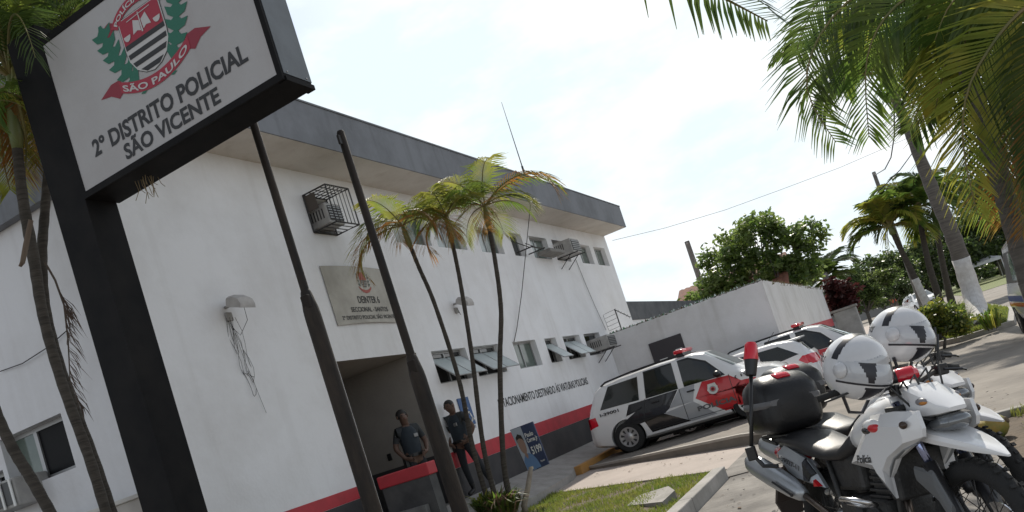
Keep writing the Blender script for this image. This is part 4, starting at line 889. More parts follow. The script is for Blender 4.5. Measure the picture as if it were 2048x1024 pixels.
pb = palm('street_palm', 'palm beyond the right edge with yellowing and rusty fronds entering the view', [Vector((at_d(2500, 1000, DB).x, at_d(2500, 1000, DB).y, G0)), at_d(2360, 640, DB), at_d(2240, 300, DB), at_d(2150, 40, DB)], [.14, .12, .11, .10], [FR(60, .9, 1.6, 1.8, PG, dict(n=36, lw=.022, ll=.55)), FR(110, .8, 1.6, 1.8, PDK, dict(n=36, lw=.022, ll=.55)), FR(0, .8, 1.6, 2.0, PG, dict(n=36, lw=.022, ll=.55))], shaft=.35, bark=BARKG)
for pts_, mm, D in ((((2125, -30), (2045, 20), (1985, 88), (1936, 180), (1926, 290), (1955, 430)), PY, 7.3), (((2125, -30), (2060, 60), (2030, 170), (2025, 300), (2050, 430)), PG, 7.8), (((2125, -30), (2080, 110), (2050, 220), (2015, 330), (2005, 450)), PO, 8.2), (((2125, -30), (2020, -30), (1960, 20), (1920, 110)), PG, 7.9), (((2125, -30), (2100, 150), (2070, 300), (2045, 470)), PO, 7.6), (((2125, -30), (2070, 20), (2000, 120), (1965, 240), (1975, 350)), PDK, 8.1), (((2125, -30), (2050, 60), (1990, 180), (1975, 300), (1990, 440)), PG, 8.6), (((2125, -30), (2090, 90), (2070, 220), (2075, 380)), PDK, 7.2), (((2125, -30), (2040, -50), (1960, -40), (1900, 10), (1870, 80)), PG, 7.7)): FRN(pb, pts_, mm, D)
# palm behind the photographer whose frond reaches over into the top of the view
ct = Vector((-3.2, .6, 5.6))
op = palm('overhead_palm', 'palm above the frame whose dark frond tip dips into the sky', [Vector((-3.4, .3, G0)), Vector((-3.35, .4, 2)), Vector((-3.25, .5, 4)), ct-Vector((0, 0, .4))], [.15, .14, .13, .12],
     [FR(75+75, .8, 1.9, 1.8, PG, KT), FR(200, .7, 1.9, 1.9, PG, KT), FR(-100, .9, 1.7, 1.4, PDK, KT), FR(260, .7, 1.8, 1.8, PG, KT)], shaft=.4, bark=BARKG)
tipq = at_d(1535, 42, 5.2); mq = at_d(1370, -35, 4.9)
fp = [ct, ct.lerp(mq, .3)+Vector((0, 0, .55)), ct.lerp(mq, .65)+Vector((0, 0, .55)), mq, mq.lerp(tipq, .5)+Vector((0, 0, .02)), tipq]
frond_path(fp, n=46, ll=.42, hang=1.0, lw=.016).build('frond', [RACH, PDK], op, fix=False)
KC = dict(n=34, lw=.065, ll=1.0, hang=.6, rr=.035)
gy_ = lambda x, y, D: at_d(x, y, D)
for lab, px, D, pnt, seed, xs_ in (('mid-distance palm with whitewashed base farther along the island', ((1868, 636), (1845, 590), (1822, 540), (1802, 500), (1787, 468)), 42, 1.9, 3, [PG, PG, PY, PDK]),
                              ('leaning unpainted palm behind the flowering bush', ((1893, 640), (1876, 590), (1858, 530), (1845, 470), (1838, 430)), 42, None, 21, [PG, PDK, PY]),
                              ('thin dark palm trunk on the island right of the leaning palm', ((1908, 620), (1897, 580), (1884, 520), (1872, 450), (1866, 400)), 45, None, 33, [PG, PDK])):
    tr = [gy_(x, y, D) for x, y in px]; tr[0] = Vector((tr[0].x, tr[0].y, G0+.1))
    palm('island_palm', lab, tr, [.22, .18, .15, .13, .12], crown_spec(19, 2.3, xs_, (-.2, 1.4), (1.3, 2.3), seed, **KC), group='palms on the street island', shaft=.45, paint=pnt, bark=BARK)

# ------------------------------------------------------------------ leafy trees
TL = leafmat('tree_leaf', (.075, .125, .035), (.15, .19, .06), .5, .4, .8)
TLD = leafmat('dark_tree_leaf', (.025, .045, .015), (.06, .085, .025), .35, .45, .5)
def leafy(name, label, base, trunk_h, r, blobs, nleaf, size, m=TL, cat='tree', group=None, rtrunk=.14, seed=1, m2=None, wind=1.0):
    rnd = random.Random(seed); base = Vector(base); t = thing(name, label, cat, tuple(base), group)
    w = MB(); fork = base+Vector((0, 0, trunk_h)); w.path([base-Vector((0, 0, .1)), base.lerp(fork, .5)+Vector((rnd.uniform(-.1, .1), 0, 0)), fork], [rtrunk*1.3, rtrunk, rtrunk*.85], 8)
    cs = []
    for (bx_, by_, bz_, br) in blobs:
        c_ = base+Vector((bx_, by_, bz_)); cs.append((c_, br)); mid = fork.lerp(c_, .55)+Vector((rnd.uniform(-.1, .1)*br, rnd.uniform(-.1, .1)*br, .1*br)); w.path([fork-Vector((0, 0, .1)), mid, c_], [rtrunk*.6, rtrunk*.35, rtrunk*.12], 6)
        for k in range(3):
            d = Vector((rnd.gauss(0, 1), rnd.gauss(0, 1), rnd.gauss(.3, .7))).normalized(); w.path([mid.lerp(c_, .4), c_+d*br*.85], [rtrunk*.22, .01], 4)
    w.build('trunk', BARKG, t, smooth=True)
    m_ = MB(); V = m_.v; Fc = m_.f
    tot = sum(b_**2 for _, b_ in cs)
    for c_, br in cs:
        nc = max(5, int(26*wind)); sub = []
        for k in range(nc):
            d = Vector((rnd.gauss(0, 1), rnd.gauss(0, 1), rnd.gauss(0, .8))).normalized(); sub.append((c_+d*br*rnd.uniform(.45, 1.0), br*rnd.uniform(.20, .38)))
        nl = int(nleaf*br**2/tot)
        for k in range(nl):
            sc_, sr = sub[rnd.randrange(nc)]; d = Vector((rnd.gauss(0, .5), rnd.gauss(0, .5), rnd.gauss(0, .38))); p = sc_+d*sr
            a = Vector((rnd.gauss(0, 1), rnd.gauss(0, 1), rnd.gauss(-.25, .6))).normalized(); b2 = a.cross(Vector((rnd.gauss(0, 1), rnd.gauss(0, 1), rnd.gauss(0, 1)))).normalized()
            s1 = size*rnd.uniform(.6, 1.3); o = len(V); V += [p, p+a*s1*.5+b2*s1*.26, p+a*s1, p+a*s1*.5-b2*s1*.26]; Fc.append([o, o+1, o+2, o+3]); m_.mi.append(0 if (not m2 or rnd.random() < .7) else 1)
    m_.build('crown', [m, m2] if m2 else m, t, fix=False); return t
tb = at_d(1545, 640, 37)
leafy('almond_tree', 'broad green leafy tree standing behind the yard wall', (tb.x, tb.y, G0), 2.4, 2, [(-2.2, 0, 4.5, 1.0), (-1.3, .4, 5.3, 1.1), (-.3, -.3, 5.9, 1.1), (.7, .5, 6.3, .9), (1.5, 0, 5.3, 1.0), (2.5, .3, 5.3, .8), (0, .6, 4.3, 1.2), (1.0, -.4, 4.0, 1.0), (-1.9, .2, 3.4, .8), (-.9, -.4, 3.6, .9), (2.0, 0, 4.0, .7)], 15000, .24, TL, seed=4, m2=PG)
cb_ = at_d(1672, 640, 46); cp = at_d(1650, 560, 46)
palm('coconut_palm', 'dark coconut palm seen between the leafy tree and the street', [Vector((cp.x+.4, cp.y, G0)), Vector((cp.x+.3, cp.y, 1.5)), Vector((cp.x, cp.y, cp.z))], [.2, .17, .14], crown_spec(17, 2.3, [PDK, PDK, PG], (-.1, 1.3), (1.2, 2.2), 77, **KC), shaft=0, bark=BARKG)
# ------------------------------------------------------------------ cars
def tmp_obj(m, name='tmp'):
    me = bpy.data.meshes.new(name); me.from_pydata(m.v, [], m.f); bm = bmesh.new(); bm.from_mesh(me); bmesh.ops.remove_doubles(bm, verts=bm.verts[:], dist=.0005); bmesh.ops.recalc_face_normals(bm, faces=bm.faces[:]); bm.to_mesh(me); bm.free()
    o = bpy.data.objects.new(name, me); COL.objects.link(o); return o
def boolean_cut(o, cutters):
    for c_ in cutters:
        md = o.modifiers.new('b', 'BOOLEAN'); md.operation = 'DIFFERENCE'; md.object = c_; md.solver = 'EXACT'
    dg = bpy.context.evaluated_depsgraph_get(); me = bpy.data.meshes.new_from_object(o.evaluated_get(dg))
    for c_ in cutters: bpy.data.objects.remove(c_)
    bpy.data.objects.remove(o); return me
def interp(tab, x):
    if x <= tab[0][0]: return tab[0][1]
    for (a, u), (b, v) in zip(tab, tab[1:]):
        if x <= b: return u+(v-u)*(x-a)/(b-a)
    return tab[-1][1]
class Car:
    """body loft along x (nose +x); side windows, livery and lamps are skins cut from the same surface"""
    def __init__(s, top, belt, width, roofw, zb, L, wb, wheel_r):
        s.top, s.belt, s.width, s.roofw, s.zb, s.wb, s.wr = top, belt, width, roofw, zb, wb, wheel_r
        xs_ = sorted({a for t in (top, belt, width, roofw) for a, _ in t} | {L[0]+(L[1]-L[0])*i/44 for i in range(45)})
        rings = []
        for x in xs_:
            zt, zl, w, rw = interp(top, x), interp(belt, x), interp(width, x), interp(roofw, x); z0 = interp(zb, x); zl = min(zl, zt-.03)
            h = [(0, z0), (w*.84, z0), (w*.94, z0+.05), (w*.985, z0+.17), (w, z0+(zl-z0)*.50), (w*.995, z0+(zl-z0)*.62), (w*.985, z0+(zl-z0)*.80), (w*.955, zl), (w*.955+(rw-w*.955)*.33, zl+(zt-.07-zl)*.36), (w*.955+(rw-w*.955)*.72, zl+(zt-.07-zl)*.72), (rw, zt-.07 if zt-.07 > zl else zl+.005), (rw*.93, zt-.028), (rw*.72, zt-.008), (rw*.35, zt), (0, zt)]
            rings.append([Vector((x, -y, z)) for y, z in h] + [Vector((x, y, z)) for y, z in h[-2:0:-1]])
        m = MB(); m.loft(rings); s.mesh = m
    def skin(s, poly, axis, sel, off=.004):
        """part of the body surface inside a convex polygon (x,z) for axis 'y' or (y,z) for axis 'x', lifted off by a few mm"""
        bm = bmesh.new(); vs = [bm.verts.new(v) for v in s.mesh.v]
        for f in s.mesh.f:
            c_ = sum((s.mesh.v[i] for i in f), Vector())/len(f)
            if axis == 'x':
                a_, b_, d_ = (s.mesh.v[f[k]] for k in (0, 1, 2)); nn = (b_-a_).cross(d_-a_)
                if nn.length < 1e-9 or abs(nn.normalized().x) < .22: continue
            if sel(c_) and len(f) == 4: bm.faces.new([vs[i] for i in f])
        bmesh.ops.delete(bm, geom=[v for v in bm.verts if not v.link_faces], context='VERTS')
        cx = sum(p[0] for p in poly)/len(poly); cz = sum(p[1] for p in poly)/len(poly)
        for (a, b) in zip(poly, poly[1:]+poly[:1]):
            d = (b[0]-a[0], b[1]-a[1]); n = (d[1], -d[0])
            if (cx-a[0])*n[0]+(cz-a[1])*n[1] > 0: n = (-n[0], -n[1])
            co = Vector((a[0], 0, a[1])) if axis == 'y' else Vector((0, a[0], a[1])); no = Vector((n[0], 0, n[1])) if axis == 'y' else Vector((0, n[0], n[1]))
            bmesh.ops.bisect_plane(bm, geom=bm.verts[:]+bm.edges[:]+bm.faces[:], plane_co=co, plane_no=no, clear_outer=True)
        bm.normal_update()
        for v in bm.verts:
            n = v.normal.copy()
            if axis == 'y' and n.y*v.co.y < 0: n = -n
            if axis == 'x' and n.x*v.co.x < 0: n = -n
            v.co += n*off
        m = MB(); m.bm(bm); return m
    def side(s, poly, sg_, off=.004): return s.skin(poly, 'y', lambda c_: c_.y*sg_ > .30, off)
    def ends(s, poly, sg_, off=.004): return s.skin(poly, 'x', lambda c_: c_.x*sg_ > 0, off)
    def surf_y(s, x, z, sg_):
        w, rw, zl, zt, z0 = interp(s.width, x), interp(s.roofw, x), interp(s.belt, x), interp(s.top, x), interp(s.zb, x)
        if z < zl: return sg_*w*(.985 if z < z0+.2 else 1.0)
        return sg_*(w*.955+(rw-w*.955)*min(1, (z-zl)/max(.05, zt-.07-zl)))
RIMD = mat('rim_dark', (.03, .03, .03), .5)
def wheel(t, x, y, r, sg_, hubm=None, w=.19):
    m = MB(); c_ = (x, y, r)
    m.lathe([(r*.66, -w/2), (r*.93, -w/2), (r, -w*.36), (r, w*.36), (r*.93, w/2), (r*.66, w/2)], 28, 'y', c_, True); tyre = m.build('wheel', RUBBER, t, smooth=35, world=False)
    m = MB(); yo = sg_*w*.46
    m.lathe([(0, yo*1.02), (r*.15, yo*1.02), (r*.2, yo*.95), (r*.50, yo*.90), (r*.60, yo*1.0), (r*.665, yo*.98), (r*.67, yo*.7)], 28, 'y', c_); rim = m.build('rim', hubm or HUB, tyre, smooth=35, world=False)
    for i in range(9):
        a = i*2*math.pi/9; m = MB(); cx, cz = x+r*.43*math.cos(a), r+r*.43*math.sin(a); e1 = (math.cos(a), math.sin(a)); e2 = (-math.sin(a), math.cos(a)); yy = y+yo*.985
        m.add([(cx+e1[0]*u*r+e2[0]*v*r, yy, cz+e1[1]*u*r+e2[1]*v*r) for u, v in ((-.12, -.035), (.10, -.085), (.13, 0), (.10, .085), (-.12, .035))], [(0,1,2,3,4)]); m.build('rim_opening', RIMD, tyre, world=False, fix=False)
    return tyre
def build_car(name, label, cat, C_, mats, spec, group=None):
    """spec: list of (part name, material, ('side'|'ends', polygons), sides)"""
    t = thing(name, label, cat, (0, 0, 0), group)
    cut = []
    for sx in (-1, 1):
        for sy in (-1, 1):
            m = MB(); m.lathe([(0, -.14), (C_.wr+.055, -.14), (C_.wr+.055, .14), (0, .14)], 30, 'y', (sx*C_.wb/2+C_.xo, sy*.76, C_.wr)); cut.append(tmp_obj(m, 'cut'))
    me = boolean_cut(tmp_obj(C_.mesh), cut); me.name = 'body'; me.materials.clear(); me.materials.append(mats['paint'])
    for p_ in me.polygons: p_.material_index = 0; p_.use_smooth = True
    me.set_sharp_from_angle(angle=R(38))
    o = bpy.data.objects.new('body', me); COL.objects.link(o); o.parent = t
    for sx in (-1, 1):
        for sy in (-1, 1):
            wheel(t, sx*C_.wb/2+C_.xo, sy*(interp(C_.width, sx*C_.wb/2)-.10), C_.wr, sy)
            m = MB(); m.lathe([(C_.wr+.05, -.1), (C_.wr+.05, .12), (0, .12)], 24, 'y', (sx*C_.wb/2+C_.xo, sy*.62, C_.wr)); m.build('wheel_well', BLACK_PL, t, world=False, fix=False)
    m = MB(); m.bbox(-1.75, 1.75, -.60, .60, .11, .30, .04); m.build('underbody_shade', BLACK_PL, t, world=False)  # added black box: shade under the car put into its colour, hides far wheels
    for nm, mm, kind, polys, sides, off in spec:
        for sgn in sides:
            if callable(polys): polys(t, sgn, mm, nm); continue
            for p_ in polys:
                m = C_.side(p_, sgn, off) if kind == 'side' else C_.ends(p_, sgn, off)
                if m.f: m.build(nm, mm, t, smooth=True, world=False, fix=False)
    return t
# ---- police wagon
wag = Car(top=[(-2.10, .52), (-2.07, .88), (-2.02, 1.00), (-1.78, 1.40), (-1.66, 1.47), (-1.2, 1.52), (-.4, 1.545), (.35, 1.53), (.62, 1.47), (1.24, 1.01), (1.36, .955), (1.75, .86), (1.92, .76), (2.0, .60), (2.03, .48)],
          belt=[(-2.1, .50), (-2.05, .86), (-1.9, .97), (0, .93), (1.2, .90), (1.5, .88), (1.9, .80), (2.09, .45)],
          width=[(-2.10, .72), (-2.0, .80), (-1.6, .83), (0, .84), (1.4, .83), (1.8, .79), (2.0, .70), (2.09, .58)],
          roofw=[(-2.1, .60), (-2.0, .66), (-1.7, .60), (0, .61), (.6, .60), (1.28, .70), (1.9, .68), (2.09, .5)],
          zb=[(-2.1, .28), (-1.7, .18), (1.7, .16), (2.09, .24)], L=(-2.10, 2.09), wb=2.47, wheel_r=.31)
wag.xo = -.06
def seam(x0, z0, x1, z1, w=.006): return [(x0-w, z0), (x0+w, z0), (x1+w, z1), (x1-w, z1)]
def hseam(x0, x1, z0, z1, w=.005): return [(x0, z0-w), (x1, z1-w), (x1, z1+w), (x0, z0+w)]
def mirror_part(x, z, dy):
    def f(t, sgn, mm, nm):
        y = sgn*dy; m = MB(); m.ball((x, y, z), (.075, .11, .07), 12, 8); o = m.build(nm, mm, t, smooth=True, world=False)
        m = MB(); m.path([(x+.03, sgn*(dy-.14), z-.05), (x, y, z-.03)], .025, 6); m.build('mirror_stalk', BLACK_PL, t, world=False)
    return f
def handle_part(xs__, z):
    def f(t, sgn, mm, nm):
        for x in xs__:
            y = wag.surf_y(x, z, sgn); m = MB(); m.bbox(x-.08, x+.08, min(y, y+sgn*.03), max(y, y+sgn*.03), z-.014, z+.014, .008); m.build(nm, mm, t, world=False)
    return f
def bar_part(top, x, rails):
    def f(t, sgn, mm, nm):
        m = MB(); m.bbox(x-.10, x+.10, -.50, .50, top+.05, top+.13, .03); o = m.build('light_bar', REDLENS, t, world=False, smooth=40)
        m = MB(); m.box(x-.07, x+.07, -.42, .42, top+.0, top+.05); m.build('light_bar_mount', BLACK_PL, t, world=False)
        if rails:
            for q in (-1, 1): m = MB(); m.path([(-1.62, q*.55, 1.455), (-1.5, q*.56, 1.51), (-.9, q*.57, 1.555), (-.1, q*.575, 1.565), (.25, q*.57, 1.53)], .02, 6); m.build('roof_rail', BLACK_PL, t, world=False)
    return f
def letter_side(body, x0, x1, z0, z1, mm2, nm2, C_=None, slant=0, bold=.03):
    def f(t, sgn, mm, nm):
        CC = C_ or wag; m = MB()
        def g(u, v):
            x = x0+(x1-x0)*(u if sgn < 0 else 1-u)+slant*v; z = z0+(z1-z0)*v; return Vector((x, CC.surf_y(x, z, sgn)+sgn*.014, z))
        text_map(m, body, g, bold); m.build(nm2, mm2, t, world=False, fix=False)
    return f
def crest_side(x, z, r):
    def f(t, sgn, mm, nm):
        y = wag.surf_y(x, z, sgn)
        for k, (rr, m_) in enumerate(((r, WHITEP), (r*.62, CARGREY), (r*.40, CARRED), (r*.2, CARBLACK))):
            m = MB(); m.add([(x+rr*math.cos(i*.3491)*(1.12 if k == 0 and i % 2 else 1), y+sgn*(.012+.003*k), z+rr*math.sin(i*.3491)) for i in range(18)], [list(range(18))]); m.build('door_crest', m_, t, world=False, fix=False)
        m = MB(); m.add([(x-r*.9, y+sgn*.0125, z+r*.5), (x+r*.9, y+sgn*.0125, z+r*.5), (x+r*.75, y+sgn*.0125, z+r*1.1), (x-r*.75, y+sgn*.0125, z+r*1.1)], [(0,1,2,3)]); m.build('door_crest', WHITEP, t, world=False, fix=False)
    return f
S2 = (-1, 1)
CW = mat('car_window', (.010, .014, .014), .04, spec=.9)
CLEARREF = mat('windscreen_glass', (.08, .10, .10), .03, spec=1.0)
pol_spec = [
 ('window_surround', BLACK_PL, 'side', [[(-.72, .945), (.92, .93), (.62, 1.30), (.30, 1.47), (-.66, 1.475)]], S2, .003),
 ('rear_quarter_window', CW, 'side', [[(-1.72, .99), (-.86, .96), (-.80, 1.42), (-1.46, 1.41)]], S2, .005),
 ('rear_door_window', CW, 'side', [[(-.70, .96), (-.02, .945), (-.04, 1.445), (-.64, 1.44)]], S2, .006),
 ('front_door_window', CW, 'side', [[(.08, .945), (.90, .94), (.60, 1.27), (.30, 1.425), (.06, 1.445)]], S2, .006),
 ('door_pillar', CARWHITE, 'side', [[(-.03, .93), (.09, .93), (.07, 1.47), (-.05, 1.47)]], S2, .007),
 ('door_pillar', CARWHITE, 'side', [[(-.84, .94), (-.72, .94), (-.66, 1.47), (-.79, 1.46)]], S2, .007),
 ('black_livery', CARBLACK, 'side', [[(-1.30, .62), (-.62, .93), (-.05, .93), (-.32, .62)], [(-1.30, .62), (-.32, .62), (-.45, .55), (-1.0, .50)], [(-.88, .52), (-.40, .57), (.02, .27), (-.80, .27)], [(-1.1, .93), (-.62, .93), (-.75, .80), (-1.22, .72)]], S2, .004),
 ('grey_livery', CARGREY, 'side', [[(-.32, .62), (-.02, .93), (.30, .93), (.18, .62)], [(-.45, .56), (.18, .62), (.55, .26), (.04, .26)]], S2, .0045),
 ('red_livery', CARRED, 'side', [[(.24, .66), (.45, .93), (.98, .90), (1.05, .62)], [(.24, .66), (.60, .66), (1.02, .27), (.72, .27)], [(.55, .66), (1.30, .66), (1.02, .27)], [(.98, .90), (1.18, .74), (1.04, .60)], [(1.02, .66), (1.18, .74), (1.46, .72), (1.30, .30), (1.0, .28)]], S2, .005),
 ('door_seam', RIMD, 'side', [seam(-.02, .93, -.02, .32), seam(.98, .92, .98, .34), seam(-.74, .95, -.86, .60), hseam(-.8, .98, .315, .30)], S2, .007),
 ('tail_lamp', REDLENS, 'side', [[(-2.09, .66), (-1.84, .70), (-1.86, .88), (-2.07, .88)]], S2, .006),
 ('tail_lamp', REDLENS, 'ends', [[(.56, .66), (.86, .66), (.86, .88), (.60, .88)], [(-.56, .66), (-.86, .66), (-.86, .88), (-.60, .88)]], (-1,), .006),
 ('rear_glass', CW, 'ends', [[(-.58, 1.03), (.58, 1.03), (.50, 1.40), (-.50, 1.40)]], (-1,), .005),
 ('windscreen', CLEARREF, 'ends', [[(-.66, 1.06), (.66, 1.06), (.54, 1.46), (-.54, 1.46)]], (1,), .005),
 ('front_grille', BLACK_PL, 'ends', [[(-.40, .52), (.40, .52), (.42, .70), (-.42, .70)], [(-.5, .27), (.5, .27), (.5, .42), (-.5, .42)]], (1,), .005),
 ('head_lamp', mat('headlamp_glass', (.5, .52, .53), .08), 'ends', [[(.46, .60), (.80, .62), (.80, .80), (.50, .76)], [(-.46, .60), (-.80, .62), (-.80, .80), (-.50, .76)]], (1,), .006),
 ('side_mirror', BLACK_PL, None, mirror_part(.80, .99, .92), S2, 0), ('door_handle', BLACK_PL, None, handle_part((-.55, .20), .83), S2, 0),
 ('roof', None, None, bar_part(1.545, .12, True), (1,), 0),
 ('fleet_number', None, None, letter_side('I-39001', -1.74, -1.32, .86, .925, LETTER, 'fleet_number'), S2, 0),
 ('emergency_number', None, None, letter_side('( 190', 1.08, 1.42, .79, .86, LETTER, 'emergency_number'), S2, 0),
 ('police_lettering', None, None, letter_side('POLÍCIA', .22, .98, .40, .52, mat('grey_letters', (.10, .10, .105), .5), 'police_lettering', bold=.035), S2, 0),
 ('door_crest', None, None, crest_side(.62, .74, .10), S2, 0)]
c1 = build_car('police_wagon', 'white police wagon with red, black and grey livery, nearest of the parked cars', 'car', wag, dict(paint=CARWHITE), pol_spec, 'cars parked by the yard wall')
def place(o, x, y, z, deg, pitch=0, s=1.0): o.location = (x, y, z); o.rotation_euler = (0, pitch, R(deg)); o.scale = (s, s, s)
place(c1, -4.22, 17.08, .0, 1, 0, 1.0)
c3 = copy_tree(c1); c3['label'] = 'police wagon with red light bar parked farthest back against the yard wall'
c3x = at_y(1595, 650, 21.2).x; place(c3, c3x-.12, 21.22, -.2, -1, 0, 1.0)
# ---- white hatchback, nose to the building
hat = Car(top=[(-1.98, .50), (-1.96, .80), (-1.90, 1.02), (-1.70, 1.30), (-1.55, 1.42), (-1.1, 1.49), (-.3, 1.51), (.3, 1.48), (.6, 1.40), (1.25, 1.03), (1.40, .98), (1.8, .86), (1.93, .74), (1.99, .50)],
          belt=[(-1.98, .48), (-1.93, .80), (-1.75, 1.02), (-.8, .98), (.2, .93), (1.2, .88), (1.6, .82), (1.99, .44)],
          width=[(-1.98, .70), (-1.88, .79), (-1.5, .84), (0, .83), (1.4, .83), (1.75, .77), (1.99, .55)],
          roofw=[(-1.98, .58), (-1.75, .60), (-1.5, .57), (0, .60), (.6, .58), (1.25, .70), (1.8, .66), (1.99, .5)],
          zb=[(-1.98, .32), (-1.6, .24), (1.6, .21), (1.99, .28)], L=(-1.98, 1.99), wb=2.46, wheel_r=.315)
hat.xo = 0
hat_spec = [
 ('rear_quarter_window', CW, 'side', [[(-1.60, 1.08), (-.78, .99), (-.74, 1.38), (-1.20, 1.37)]], S2, .005),
 ('rear_door_window', CW, 'side', [[(-.66, .99), (.0, .955), (-.02, 1.41), (-.62, 1.39)]], S2, .005),
 ('front_door_window', CW, 'side', [[(.10, .95), (.92, .92), (.55, 1.24), (.28, 1.38), (.08, 1.41)]], S2, .005),
 ('door_seam', RIMD, 'side', [seam(.05, .95, .05, .34), seam(-.72, .98, -.80, .55), seam(.98, .9, .98, .36), hseam(-.8, .98, .32, .31)], S2, .005),
 ('tail_lamp', REDLENS, 'side', [[(-1.97, .84), (-1.70, .83), (-1.56, .95), (-1.66, 1.02), (-1.90, 1.01)]], S2, .007),
 ('tail_lamp', REDLENS, 'ends', [[(.52, .80), (.84, .80), (.82, 1.02), (.58, 1.02)], [(-.52, .80), (-.84, .80), (-.82, 1.02), (-.58, 1.02)]], (-1,), .006),
 ('rear_glass', CW, 'ends', [[(-.56, 1.10), (.56, 1.10), (.46, 1.37), (-.46, 1.37)]], (-1,), .005),
 ('windscreen', CLEARREF, 'ends', [[(-.66, 1.06), (.66, 1.06), (.52, 1.42), (-.52, 1.42)]], (1,), .005),
 ('sill_trim', BLACK_PL, 'side', [[(-.85, .22), (.85, .22), (.85, .30), (-.85, .30)], [(-1.97, .30), (-1.6, .27), (-1.6, .36), (-1.97, .42)]], S2, .004),
 ('number_plate', CARGREY, 'ends', [[(-.2, .62), (.2, .62), (.2, .75), (-.2, .75)]], (-1,), .006),
 ('front_grille', BLACK_PL, 'ends', [[(-.4, .5), (.4, .5), (.4, .66), (-.4, .66)]], (1,), .005),
 ('side_mirror', CARWHITE, None, mirror_part(.78, .98, .92), S2, 0)]
c2 = build_car('white_hatchback', 'plain white hatchback parked nose-in between the two police wagons', 'car', hat, dict(paint=CARWHITE), hat_spec, 'cars parked by the yard wall')
m = MB(); m.bbox(-1.72, -1.40, -.48, .48, 1.40, 1.445, .015); m.build('roof_spoiler', CARWHITE, c2, world=False)
m = MB(); m.path([(-.9, 0, 1.50), (-1.15, 0, 1.72)], .006, 4); m.build('aerial', IRON, c2, world=False)
place(c2, -3.66, 19.25, -.20, 180, 0, .95)
# ---- van entering at the right edge, distant car
van = Car(top=[(-2.4, .5), (-2.38, 1.2), (-2.34, 1.85), (-2.2, 1.95), (0, 1.98), (1.4, 1.9), (1.7, 1.6), (2.1, 1.15), (2.4, .9), (2.5, .5)], belt=[(-2.4, .48), (-2.36, 1.05), (1.5, 1.05), (2.2, .9), (2.5, .45)],
          width=[(-2.4, .86), (-2.3, .92), (1.8, .92), (2.3, .84), (2.5, .7)], roofw=[(-2.4, .80), (0, .80), (1.5, .76), (2.2, .72), (2.5, .55)], zb=[(-2.4, .32), (2.5, .28)], L=(-2.4, 2.5), wb=2.9, wheel_r=.33)
van.xo = 0
BLU = mat('blue_livery', (.03, .06, .26), .35)
van_spec = [('window_surround', BLACK_PL, 'side', [[(-2.32, 1.10), (1.5, 1.10), (1.3, 1.72), (-2.28, 1.74)]], S2, .004), ('side_window', mat('pale_van_glass', (.22, .30, .28), .05, spec=.9), 'side', [[(-2.12, 1.14), (-1.0, 1.14), (-1.0, 1.69), (-2.12, 1.70)], [(-.9, 1.14), (.4, 1.14), (.4, 1.69), (-.9, 1.69)]], S2, .006),
 ('rear_glass', CW, 'ends', [[(-.70, 1.12), (.70, 1.12), (.66, 1.70), (-.66, 1.70)]], (-1,), .005),
 ('blue_stripe', BLU, 'side', [[(-2.36, .72), (2.2, .72), (2.2, .84), (-2.36, .84)]], S2, .005), ('red_stripe', CARRED, 'side', [[(-2.36, .62), (2.2, .62), (2.2, .70), (-2.36, .70)]], S2, .005),
 ('blue_stripe', BLU, 'ends', [[(-.9, .72), (.9, .72), (.9, .84), (-.9, .84)]], (-1,), .005), ('red_stripe', CARRED, 'ends', [[(-.9, .62), (.9, .62), (.9, .70), (-.9, .70)]], (-1,), .005),
 ('tail_lamp', REDLENS, 'ends', [[(.70, .88), (.90, .88), (.88, 1.25), (.74, 1.25)], [(-.70, .88), (-.90, .88), (-.88, 1.25), (-.74, 1.25)]], (-1,), .007),
 ('door_handle', BLACK_PL, 'side', [[(-2.2, .93), (-2.04, .93), (-2.04, .96), (-2.2, .96)]], S2, .012)]
v = build_car('white_van', 'white van with blue and red stripes cut by the right edge', 'van', van, dict(paint=CARWHITE), van_spec)
place(v, 2.94, 18.95, G0-.02, 90)
fc = copy_tree(c2); fc['label'] = 'distant white car driving up the street beyond the palms'; del fc['group']
q = at_z(1848, 622, G0); place(fc, q.x, q.y, G0, -75)
# ------------------------------------------------------------------ motorcycles
BW = mat('bike_white', (.74, .74, .745), .25, coat=.6); BSIL = mat('bike_silver', (.42, .44, .46), .32, .55, col2=(.34, .36, .38), scale=3); SEAT = mat('seat_vinyl', (.016, .016, .017), .42, bump=.15, scale=30)
BLUEF = mat('blue_fork_tube', (.30, .34, .52), .18, 1.0); ENG = mat('engine_black', (.018, .018, .018), .5, col2=(.035, .034, .033), scale=9, bump=.3)
BOXM = mat('top_case_black', (.011, .011, .012), .36, spec=.4, bump=.1, bscale=60); MUDF = mat('mud_flap', (.055, .042, .035), .7)
GREYB = mat('grey_reflex_band', (.13, .13, .135), .45); HLG = mat('headlight_glass', (.16, .17, .18), .05, .35, coat=.8)
def bike_matrix(x, y, deg, lean, z): return Matrix.Translation((x, y, z)) @ Matrix.Rotation(R(deg), 4, 'Z') @ Matrix.Rotation(-lean, 4, 'X')
def shell_panel(mb, poly, ye, yo, k=.72, th=.02):
    """side panel: edge at y=ye, crowned centre at y=yo (outer), backed by a sheet th behind"""
    n = len(poly); cx = sum(p[0] for p in poly)/n; cz = sum(p[1] for p in poly)/n; sgn = 1 if yo > 0 else -1
    outer = [(x, ye, z) for x, z in poly]; inner = [(cx+(x-cx)*k, yo, cz+(z-cz)*k) for x, z in poly]; back = [(x, ye-sgn*th, z) for x, z in poly]
    mb.add(outer+inner+back, [(i, (i+1) % n, n+(i+1) % n, n+i) for i in range(n)] + [[n+i for i in range(n)]] + [(i, (i+1) % n, 2*n+(i+1) % n, 2*n+i) for i in range(n)] + [[2*n+i for i in range(n)]])
